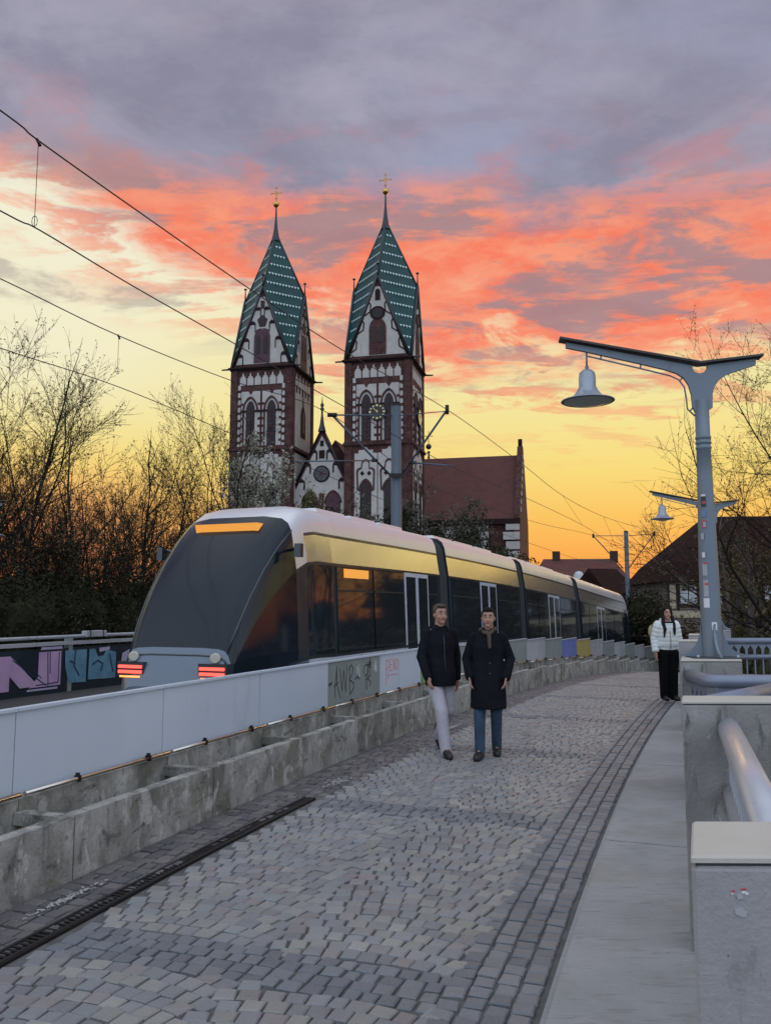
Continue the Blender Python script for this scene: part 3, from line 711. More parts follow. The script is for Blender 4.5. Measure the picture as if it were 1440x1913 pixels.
# ------------------------------------------------------------------ lamp posts 
def lamp_post(loc, yaw, label):
    e = empty('street_lamp', loc, yaw, label, 'street lamp', 'blue grey lamp posts with bell lamps')
    H = 0.0
    m = MB()
    m.lathe([(.097, 0), (.097, .02), (.090, .9), (.072, 1.75), (.068, 2.02), (.075, 2.03), (.075, 2.05), (.068, 2.055), (.068, 2.075), (.075, 2.08), (.075, 2.10), (.068, 2.105), (.068, 2.125), (.075, 2.13), (.075, 2.15), (.068, 2.16), (.067, 2.52)], 'lamp_paint', n=24, cap1=True)
    m.build('pole', e)
    for k in range(4):
        a = pi / 4 * 0 + k * pi / 2; d = Vector((cos(a), sin(a), 0)); nn = Vector((-sin(a), cos(a), 0))
        Fg = lambda x, z, dp: d * x + Vector((0, 0, z)) + nn * dp
        prof = [(.09, .012), (.29, .012), (.29, .035)] + [(.29 - .19 * sin(t * pi / 2 / 6), .035 + .27 * (1 - cos(t * pi / 2 / 6))) for t in range(1, 7)]
        m = MB(); m.prism(prof, Fg, -.012, .012, 'lamp_paint'); m.build('base_fin', e)
    m = MB(); m.bbox((0, 0, .006), (.46, .46, .012), 'lamp_cap', .004)
    for sx in (-.18, .18):
        for sy in (-.18, .18): m.lathe([(.014, .012), (.014, .03), (.0, .034)], 'lamp_shade', (sx, sy, 0), 8)
    m.build('base_plate', e)
    # butterfly plate; x to the path is negative
    K = 1 / 3.512 / 191.0
    def Q(cx, cy): return ((cx - 985) * K, 2.875 - (cy - 320) * K)
    Fp = lambda x, z, dp: Vector((x, -dp, z))
    bot = [(105, 172), (240, 205), (600, 300), (760, 345), (830, 372), (875, 405), (903, 450), (920, 520), (925, 600), (940, 640)]
    rgt = [(1028, 628), (1052, 612), (1056, 520), (1070, 470), (1105, 420), (1160, 385), (1340, 328), (1343, 285), (1030, 322)]
    notch = [(980 + 50 * cos(t), 324 + 52 * sin(t)) for t in [pi * i / 8 for i in range(1, 8)]]
    poly = bot + rgt + notch + [(930, 322), (105, 135)]
    pl = [Q(*p) for p in poly]
    m = MB(); m.prism(pl, Fp, -.02, .02, 'lamp_paint'); m.build('arm_plate', e)
    m = MB(); top = [(63, 118), (980, 316), (1382, 278)]; pts = [Q(*p) for p in top]
    for (x0, z0), (x1, z1) in zip(pts[:-1], pts[1:]):
        m.prism([(x0, z0), (x1, z1), (x1, z1 + .022), (x0, z0 + .022)], Fp, -.075, .075, 'lamp_cap')
    m.build('arm_top', e)
    m = MB(); br = [(250, 233), (600, 330), (790, 385), (845, 415), (878, 465), (888, 540), (892, 615), (938, 662)]
    pb = [Q(*p) for p in br]; m.tube([Vector((x, 0, z)) for x, z in pb], .0085, 'lamp_paint', 8)
    for cx, cy, cx2, cy2 in ((340, 232, 335, 262), (600, 300, 595, 332), (868, 400, 850, 422), (925, 610, 905, 632)):
        (x0, z0), (x1, z1) = Q(cx, cy), Q(cx2, cy2); m.tube([(x0, 0, z0), (x1, 0, z1)], .009, 'lamp_paint', 6)
    m.build('brace_bar', e)
    # hanging bell
    lx, lz = Q(243, 560); zt = Q(243, 205)[1]; z1 = Q(243, 325)[1]
    m = MB(); m.tube([(lx, 0, zt + .05), (lx, 0, z1 - .01)], .010, 'lamp_paint', 8); m.lathe([(.02, z1 + .03), (.02, z1 - .01)], 'lamp_paint', (lx, 0, 0), 10); m.build('hanger', e)
    m = MB(); s_ = [(.012, 325), (.05, 332), (.078, 352), (.085, 385), (.085, 448), (.092, 455), (.105, 475), (.14, 505), (.19, 528), (.262, 541), (.266, 546), (.258, 549), (.18, 536), (.13, 515), (.08, 480)]
    m.lathe([(r, Q(0, cy)[1]) for r, cy in s_], 'lamp_shade', (lx, 0, 0), 40); m.build('lamp_shade', e)
    m = MB(); s_ = [(.252, 547), (.215, 553), (.16, 561), (.11, 569), (.05, 576), (.012, 578), (.0, 584)]
    m.lathe([(r, Q(0, cy)[1]) for r, cy in s_], 'lamp_glass', (lx, 0, 0), 28); m.build('glass_bowl', e)
    m = MB(); m.lathe([(.262, Q(0, 546)[1]), (.246, Q(0, 551)[1]), (.236, Q(0, 548)[1])], 'lamp_cap', (lx, 0, 0), 32); m.build('glass_rim', e)
    return e
L1 = lamp_post((3.135, 8.06, 1.30), -.10, 'nearest lamp post, large, with a hanging bell lamp, sticker-covered pole on a concrete pier')
for j, (z, ang, w, h, q) in enumerate([(.30, .05, .052, .075, 'sticker_white'), (.305, .05, .02, .025, 'lamp_cap'), (.52, -.62, .06, .09, 'sticker_white'), (.66, -.62, .05, .16, 'panel_pale'), (.84, -.66, .05, .12, 'panel_pale'), (.70, -.55, .04, .02, 'sticker_red'), (.90, -.6, .035, .02, 'sticker_red'), (1.28, -.55, .045, .075, 'sticker_red'), (1.275, -.5, .03, .05, 'panel_pale'), (1.38, -.6, .045, .06, 'sticker_blue'), (1.50, -.55, .055, .10, 'lamp_cap'), (1.55, -.55, .05, .04, 'sticker_white'), (1.49, -.5, .04, .025, 'sticker_red'), (.98, -.7, .03, .05, 'sticker_white'), (1.16, -.75, .03, .06, 'panel_pale')]):
    m = MB(); r = .0975 - .0078 * z + (0 if z < .9 else -.0135 * (z - .9)) + .0006 + .0008 * j; n = 5; pts0, pts1 = [], []
    a0 = -pi / 2 + ang
    for i in range(n):
        a = a0 + (i / (n - 1) - .5) * w / .1
        pts0.append((r * cos(a), r * sin(a), z - h / 2)); pts1.append((r * cos(a), r * sin(a), z + h / 2))
    m.rings([pts0, pts1], q, False); m.build('sticker', L1)
L2 = lamp_post((7.50, 18.95, 1.24), -.12, 'smaller farther lamp post, seen just right of the nearest lamp post')
p7 = pier(-8.75, 15.2, .6, .7, .55, 'concrete pier outside the left edge that carries the left lamp post', base=-6)
L3 = lamp_post((-8.47, 15.5, .55), 3.05, 'lamp post at the left edge, only its bell rim in view')
# ------------------------------------------------------------------ tram, at rest on the near track
TC = -2.75
def TD(s, x, z): return C(s, TC + x, z)
tram = empty('tram', TD(18, 0, 0), 0, 'long white low floor tram with dark window band, passing behind the panel barrier', 'tram')
HALF = [(1.02, .26), (1.12, .34), (1.15, .50), (1.15, .97), (1.15, 1.02), (1.09, 2.43), (1.09, 2.48), (1.025, 2.90), (1.02, 2.95), (.99, 3.12), (.93, 3.25), (.82, 3.33), (.5, 3.38)]
def xw(z): return 1.15 - .06 * max(0, min(1, (z - 1.02) / 1.41))
PROF = HALF + [(-x, z) for x, z in reversed(HALF)]
NP_ = len(PROF)
def sec(s, w=1.0, top=3.38, grow=0.0, zl=.26):
    k = (top - zl) / (3.38 - .26)
    return [TD(s, (x + (grow if x > 0 else -grow)) * w, zl + (z - .26) * k) for x, z in PROF]
def shell(mb, rs, matf, sm=False):
    base = []
    for r in rs: base.append(len(mb.v)); mb.v += [tuple(p) for p in r]
    for q, (a, b) in enumerate(zip(base[:-1], base[1:])):
        for i in range(NP_):
            j = (i + 1) % NP_; k = min(i, NP_ - 2 - i) if i < NP_ - 1 else -1
            m = matf(q, k)
            if m: mb.face((a + i, a + j, b + j, b + i), m, k >= 8 or (sm and k >= 3))
def body_mat(q, k):
    if k < 0: return 'tram_dark'
    if k in (3, 5): return 'tram_dark'
    if k == 4: return None
    if k < 4: return 'tram_white'
    if k == 7: return 'tram_dark'
    if k == 6: return 'tram_silver'
    return None
def roof_mat(q, k): return ('tram_roof' if k >= 8 else None)
mods = [(8.3, 13.4), (14.0, 19.6), (20.2, 26.0), (26.6, 33.4)]
DOORS = [(11.4, 12.7), (16.2, 17.5), (22.6, 23.9), (29.0, 30.3)]
for mi_, (a, b) in enumerate(mods):
    n = 8; rs = [sec(a + (b - a) * i / n) for i in range(n + 1)]
    m = MB(); shell(m, rs, body_mat)
    m.rings([rs[0][::1], rs[0]], 'tram_dark') if False else None
    for r in (rs[0], rs[-1]):
        k0 = len(m.v); m.v += [tuple(p) for p in r]; m.face([k0 + i for i in range(NP_)], 'tram_dark')
    # skirt joints
    body = m.build('car_body', tram, True)
    m = MB(); shell(m, rs, roof_mat); m.build('roof_fairing', tram, True)
    # window band: panes between slim pillars, both sides
    for sd in (1, -1):
        s = a; pane = []
        dd = [d for d in DOORS if d[0] > a and d[1] < b]
        edges = [a + .12]
        for d0, d1 in dd: edges += [d0, d1]
        edges.append(b - .12)
        for q in range(0, len(edges), 2):
            e0, e1 = edges[q], edges[q + 1]; k = max(1, round((e1 - e0) / 1.45))
            for j in range(k):
                w0, w1 = e0 + (e1 - e0) * j / k + .03, e0 + (e1 - e0) * (j + 1) / k - .03
                mm = MB(); pts = []
                for x in (-.05, .004):
                    for z in (1.03, 2.42): pts += [TD(w0, sd * (xw(z) + x), z), TD(w1, sd * (xw(z) + x), z)]
                mm.hexa([pts[0], pts[1], pts[3], pts[2], pts[4], pts[5], pts[7], pts[6]], 'tram_glass'); mm.build('window', body, False)
                mm = MB(); wz = 2.02
                x0_, x1_ = sd * (xw(wz) + .002), sd * (xw(wz) + .010); mm.hexa([TD(w0, x0_, wz), TD(w1, x0_, wz), TD(w1, x1_, wz), TD(w0, x1_, wz), TD(w0, x0_, wz + .03), TD(w1, x0_, wz + .03), TD(w1, x1_, wz + .03), TD(w0, x1_, wz + .03)], 'tram_dark')
                mm.build('vent_bar', body, False)
        mm = MB()
        for z0, z1, q in ((1.0, 2.44, 'tram_dark'),):
            mm.rings([[TD(a + (b - a) * i / n, sd * (xw(z0) - .03), z0), TD(a + (b - a) * i / n, sd * (xw(z1) - .03), z1)] for i in range(n + 1)], q, False)
        mm.build('window_frame', body, False)
        for d0, d1 in dd:
            dm = MB()
            for x0, x1 in ((d0 + .01, (d0 + d1) / 2 - .01), ((d0 + d1) / 2 + .01, d1 - .01)):
                for (u0, u1, z0, z1, q, dx) in ((x0, x1, .45, 2.44, 'tram_white', 1.158),):
                    mm = MB(); dz = dx - 1.15; mm.hexa([TD(u0, sd * 1.06, z0), TD(u1, sd * 1.06, z0), TD(u1, sd * (xw(z0) + dz), z0), TD(u0, sd * (xw(z0) + dz), z0), TD(u0, sd * 1.0, z1), TD(u1, sd * 1.0, z1), TD(u1, sd * (xw(z1) + dz), z1), TD(u0, sd * (xw(z1) + dz), z1)], q)
                    dr_ = mm.build('door', tram, True)
                u0, u1, z0, z1, dx = x0 + .07, x1 - .07, .62, 2.36, 1.164
                mm = MB(); dz = dx - 1.15; mm.hexa([TD(u0, sd * 1.06, z0), TD(u1, sd * 1.06, z0), TD(u1, sd * (xw(z0) + dz), z0), TD(u0, sd * (xw(z0) + dz), z0), TD(u0, sd * 1.0, z1), TD(u1, sd * 1.0, z1), TD(u1, sd * (xw(z1) + dz), z1), TD(u0, sd * (xw(z1) + dz), z1)], 'tram_glass')
                mm.build('door_glass', dr_, False)
    for i in range(3): # roof boxes
        m = MB(); s0 = a + .5 + i * (b - a - 1) / 3; s1 = s0 + (b - a - 1) / 3 - .25
        m.hexa([TD(s0, -.55, 3.36), TD(s1, -.55, 3.36), TD(s1, .55, 3.36), TD(s0, .55, 3.36), TD(s0, -.5, 3.47), TD(s1, -.5, 3.47), TD(s1, .5, 3.47), TD(s0, .5, 3.47)], 'tram_roof'); m.build('roof_equipment', tram, True)
    for ws in (a + .9, b - .9):
        m = MB()
        for x in (-.5, .5):
            cc = [TD(ws + .28 * cos(2 * pi * t / 16), x, .31 + .28 * sin(2 * pi * t / 16)) for t in range(16)]; c2 = [TD(ws + .28 * cos(2 * pi * t / 16), x + .08, .31 + .28 * sin(2 * pi * t / 16)) for t in range(16)]
            m.rings([cc, c2], 'dark_iron', True, True, True)
        m.build('wheelset', tram, True)
for a, b in ((13.4, 14.0), (19.6, 20.2), (26.0, 26.6)):
    m = MB(); rs = [sec(a + (b - a) * i / 12, .97 if i % 2 else .93, 3.30 if i % 2 else 3.26, zl=.36) for i in range(13)]
    m.rings(rs, 'bellows', True, True, True); m.build('bellows', tram, True)
def nose(s0, dr_, tag_):
    R_ = [(0, 1, 3.38), (.55, .995, 3.38), (.85, .98, 3.33), (1.15, .965, 3.16), (1.5, .94, 2.86), (1.85, .91, 2.48), (2.15, .875, 2.06), (2.4, .84, 1.62), (2.58, .80, 1.22), (2.70, .75, .95), (2.78, .68, .70)]
    rs = [sec(s0 + dr_ * t, w, top, zl=.26 + .03 * t) for t, w, top in R_]
    def mf(q, k):
        if k < 0: return 'tram_dark'
        if q < 2: return body_mat(q, k) or ('tram_glass' if k == 4 else 'tram_roof')
        if q >= 3 and q <= 7: return 'tram_windscreen' if k >= 4 else ('tram_dark' if k == 3 else 'tram_slate')
        if q == 2: return 'tram_roof' if k >= 6 else ('tram_dark' if k in (3, 4, 5) else 'tram_slate')
        return 'tram_slate'
    m = MB(); shell(m, rs, mf, True)
    if dr_ > 0:
        m.f = [tuple(reversed(f)) for f in m.f]
    k0 = len(m.v); m.v += [tuple(p) for p in rs[-1]]; m.face([k0 + i for i in range(NP_)], 'tram_slate')
    return m.build('cab_end', tram, True)
n1 = nose(8.3, -1, 'rear'); n2 = nose(33.4, 1, 'front')
def at_nose(s, x, z, sx, sy, sz, m, name, par=tram):
    mb = MB(); mb.hexa([TD(s + q, x + p, z + r) for r in (-sz / 2, sz / 2) for p, q in ((-sx / 2, -sy / 2), (sx / 2, -sy / 2), (sx / 2, sy / 2), (-sx / 2, sy / 2))], m); return mb.build(name, par, True)
for x in (-.66, .66):
    h = at_nose(5.7, x, .92, .44, .26, .20, 'tram_dark', 'lamp_housing')
    for z in (.955, .885): 
        mb = MB(); mb.hexa([TD(5.585 + q, x + p, z + r) for r in (-.02, .02) for p, q in ((-.19, -.04), (.19, -.04), (.19, .04), (-.19, .04))], 'tail_light'); mb.build('tail_light', tram, True)
    mb = MB(); mb.hexa([TD(5.585 + q, x + p, .82 + r) for r in (-.012, .012) for p, q in ((-.17, -.03), (.17, -.03), (.17, .03), (-.17, .03))], 'tail_amber'); mb.build('indicator', tram, True)
mb = MB(); mb.hexa([TD(6.92 + q - r * .35, p, 2.93 + r) for r in (-.10, .10) for p, q in ((-.55, -.06), (.55, -.06), (.55, .2), (-.55, .2))], 'display_led'); mb.build('destination_display', tram, True)
mb = MB(); mb.hexa([TD(9.2 + q, 1.068 + p, 2.33 + r) for r in (-.075, .075) for p, q in ((0, -.5), (.037, -.5), (.037, .5), (0, .5))], 'display_led'); mb.build('side_display', tram, True)

# cab details: windscreen frame, lamps, wiper, camera arms, coupler cover, seams
R2_ = [(1.15, .965, 3.16), (1.5, .94, 2.86), (1.85, .91, 2.48), (2.15, .875, 2.06), (2.4, .84, 1.62), (2.58, .80, 1.22)]
def nose_pt(t, w, top, i): x, z = PROF[i]; kk = (top - (.26 + .03 * t)) / (3.38 - .26); return TD(8.3 - t, x * w, .26 + .03 * t + (z - .26) * kk)
for i in (9, NP_ - 10):
    m = MB(); m.tube([nose_pt(t, w, top, i) for t, w, top in R2_], .016, 'tram_dark', 6); m.build('windscreen_frame', tram, True)
m = MB(); m.tube([nose_pt(2.62, .785, 1.12, i) for i in range(8, NP_ - 8)], .016, 'tram_dark', 6); m.build('windscreen_frame', tram, True)
for x in (-.66, .66):
    m = MB(); c_ = TD(5.64, x, 1.09); m.rings([[c_ + Vector((r_ * cos(a), -o_, r_ * sin(a))) for a in [k * pi / 8 for k in range(16)]] for r_, o_ in ((.07, -.05), (.07, .03), (.055, .04))], 'lamp_glass', True, True, True, True); m.build('headlight', tram, True)
def on_nose(t_, x, z, out=0.0): return TD(8.3 - t_ - out, x, z)
m = MB(); m.tube([TD(5.98, -.05, 1.10), TD(6.20, .28, 1.72)], .013, 'dark_iron', 6); m.tube([TD(6.06, .16, 1.38), TD(6.36, .36, 2.02)], .018, 'dark_iron', 6); m.build('wiper', tram, True)
m = MB(); m.hexa([TD(5.47 + q, p, z) for z, w in ((.40, .42), (.62, .36)) for p, q in ((-w, 0), (w, 0), (w, .2), (-w, .2))], 'tram_dark'); m.build('coupler_cover', tram, True)
for x in (-1, 1):
    m = MB(); m.tube([TD(7.1, x * .98, 2.62), TD(6.95, x * 1.22, 2.66)], .025, 'tram_dark', 6); m.hexa([TD(6.9 + q, x * 1.22 + p, 2.5 + r) for r in (0, .2) for p, q in ((-.05, -.05), (.05, -.05), (.05, .05), (-.05, .05))], 'tram_dark'); m.build('camera_arm', tram, True)
for a, b in mods:
    for sd in (1, -1):
        m = MB()
        for k in range(1, 5):
            s_ = a + (b - a) * k / 5; m.hexa([TD(s_ + q, sd * x, z) for z in (.42, .96) for x, q in ((1.14, -.006), (1.1535, -.006), (1.1535, .006), (1.14, .006))], 'tram_dark')
        m.rings([[TD(a + (b - a) * k / 8, sd * 1.149, z) for z in (.70, .72)] for k in range(9)], 'tram_dark', False) if False else None
        m.build('panel_seams', tram, True)

# ------------------------------------------------------------------ overhead line
def P_on(u, v, d, y0=3.0, y1=70.0):
    rx, ry, rz = ray(u, v); t = rx / ry; best = None
    for i in range(1500):
        s = s_of_y(y0) + (s_of_y(y1) - s_of_y(y0)) * i / 1499
        p = C(s, d); e = abs(p.x / p.y - t) if p.y > 1 else 9
        if best is None or e < best[0]: best = (e, p.y)
    return P(u, v, best[1])
def wire(mb, pts, r, m='wire'):
    pts = [Vector(p) for p in pts]; out = []
    for i in range(len(pts) - 1):          # Catmull-Rom through the hangers
        p0, p1, p2, p3 = pts[max(i - 1, 0)], pts[i], pts[i + 1], pts[min(i + 2, len(pts) - 1)]
        for j in range(6):
            t = j / 6; out.append(.5 * ((2 * p1) + (p2 - p0) * t + (2 * p0 - 5 * p1 + 4 * p2 - p3) * t * t + (3 * p1 - p0 - 3 * p2 + p3) * t ** 3))
    mb.tube(out + [pts[-1]], r, m, 5)
def back(p, q, L=3):
    d = (p - q).normalized(); d.z *= .3; return [p + d * L * k for k in (5, 4, 3, 2, 1)]
D_R, D_L = -2.6, -5.6
def line(label, mess, cont, d):
    M_ = [P_on(u, v, d) for u, v in mess]; K_ = [P_on(u, v, d) for u, v in cont]
    e = empty('overhead_line', M_[0], 0, label, 'overhead line', 'tram overhead lines')
    m = MB(); wire(m, back(M_[0], M_[1]) + M_, .0095); m.build('carrier_wire', e, True)
    m = MB(); wire(m, back(K_[0], K_[1]) + K_, .0085); m.build('contact_wire', e, True)
    return e, M_, K_
eR, MR, KR = line('upper pair of overhead tram wires, running to the right arm of the nearer mast',
    [(0, 205), (72, 262), (245, 385), (460, 535), (645, 657), (835, 765), (964, 858), (1050, 925), (1127, 965), (1222, 997), (1330, 1050)],
    [(0, 393), (75, 430), (250, 535), (435, 640), (647, 762), (845, 872), (960, 920), (1088, 981), (1150, 1020), (1221, 1054), (1330, 1095)], D_R)
eL, ML, KL = line('lower pair of overhead tram wires, running to the left arm of the nearer mast',
    [(0, 520), (222, 627), (430, 710), (620, 775), (800, 905), (998, 975), (1110, 1001), (1230, 1040)],
    [(0, 650), (220, 722), (420, 805), (552, 862), (760, 950), (900, 985), (1080, 1045), (1200, 1075)], D_L)
for e, (a, b) in ((eR, ((72, 262), (75, 430))), (eL, ((222, 627), (222, 700)))):
    d = D_R if e is eR else D_L; pa, pb = P_on(*a, d), P_on(*b, d); pb.x, pb.y = pa.x, pa.y
    m = MB(); m.tube([pa, pb], .004, 'wire', 5); m.tube([pb + Vector((0, 0, .0)) + Vector((.03 * sin(t), 0, .06 + .06 * cos(t))) for t in [q * pi / 6 for q in range(13)]], .004, 'wire', 5); m.tube([pa + Vector((-.02, 0, .02)), pa + Vector((.02, 0, -.06))], .018, 'wire', 6)
    m.build('dropper', e, True)
for e, M_, K_, q in ((eR, MR, KR, 7), (eR, MR, KR, 8)):
    m = MB(); m.tube([M_[q], K_[q]], .006, 'wire', 4); m.build('dropper', e, True)

def mast(base_d, uv_top, label, tips, width, scale=1.0):
    top = P_on(*uv_top, base_d); zb = gz(top.y); Y = top.y
    e = empty('overhead_mast', (top.x, top.y, zb), 0, label, 'mast', 'grey catenary masts between the tracks')
    m = MB(); H = top.z - zb
    m.lathe([(.17 * width, -.4), (.165 * width, .3), (.14 * width, H), (.02, H + .015)], 'mast_grey', n=16, cap1=True); m.lathe([(.15 * width, H - .05), (.15 * width, H)], 'dark_iron', n=16); m.build('pole', e)
    return e, top
mastA, tA = mast(-4.55, (740, 755), 'nearer grey mast with V shaped arms, in front of the right church tower', None, 1.0)
Ya = tA.y
mr = MB(); rt_, ju = P_on(835, 765, D_R), P(752, 890, Ya)
def arm(par, segs):
    mb = MB()
    for a, b, r in segs: mb.tube([a, b], r, 'mast_grey', 8)
    return mb
tipR = P_on(835, 765, D_R); tipL = P_on(620, 775, D_L)
m = arm(mastA, [(P(748, 890, Ya), tipR, .03), (P(745, 776, Ya), tipR + Vector((0, 0, -.04)), .012)])
m.tube([tipR + Vector((0, 0, .12)), tipR - Vector((0, 0, .12))], .05, 'dark_iron', 8); m.build('bracket_arm', mastA, True)
mid = P(731, 890, Ya).lerp(tipL, .27)
m = arm(mastA, [(P(731, 890, Ya), tipL, .03), (P(735, 776, Ya), tipL, .022)])
m.tube([tipL + Vector((-.12, 0, 0)), tipL + Vector((.14, 0, 0))], .06, 'dark_iron', 8); m.build('bracket_arm', mastA, True)
cR, cL = P_on(845, 872, D_R), P_on(550, 862, D_L); sR = P(748, 890, Ya).lerp(tipR, .22)
m = arm(mastA, [(sR, cR + Vector((.0, 0, .03)), .022)]); m.tube([sR + Vector((-.05, 0, 0)), sR + Vector((.12, 0, 0))], .05, 'dark_iron', 8); m.build('registration_arm', mastA, True)
m = arm(mastA, [(mid, cL, .018)]); m.tube([mid + Vector((-.12, 0, 0)), mid + Vector((.05, 0, 0))], .05, 'dark_iron', 8); m.build('registration_arm', mastA, True)
m = MB(); m.box((0, -.17, (P(740, 890, Ya).z - gz(Ya))), (.42, .05, .12), 'dark_iron'); m.build('clamp', mastA)
mastB, tB = mast(-4.2, (1169, 992), 'farther dark mast with V shaped arms, at the far end of the tram', None, .85)
Yb = tB.y
tipR, tipL = P_on(1222, 997, D_R), P_on(1108, 1001, D_L)
for tp, u0 in ((tipR, 1174), (tipL, 1164)):
    m = arm(mastB, [(P(u0, 1062, Yb), tp, .03), (P(u0, 1001, Yb), tp, .02)]); m.tube([tp + Vector((0, 0, .12)), tp - Vector((0, 0, .12))], .06, 'dark_iron', 6); m.build('bracket_arm', mastB, True)
m = arm(mastB, [(P(1185, 1054, Yb), P_on(1222, 1055, D_R), .02)]); m.build('registration_arm', mastB, True)
m = arm(mastB, [(P(1143, 1048, Yb), P_on(1078, 1045, D_L), .02)]); m.build('registration_arm', mastB, True)
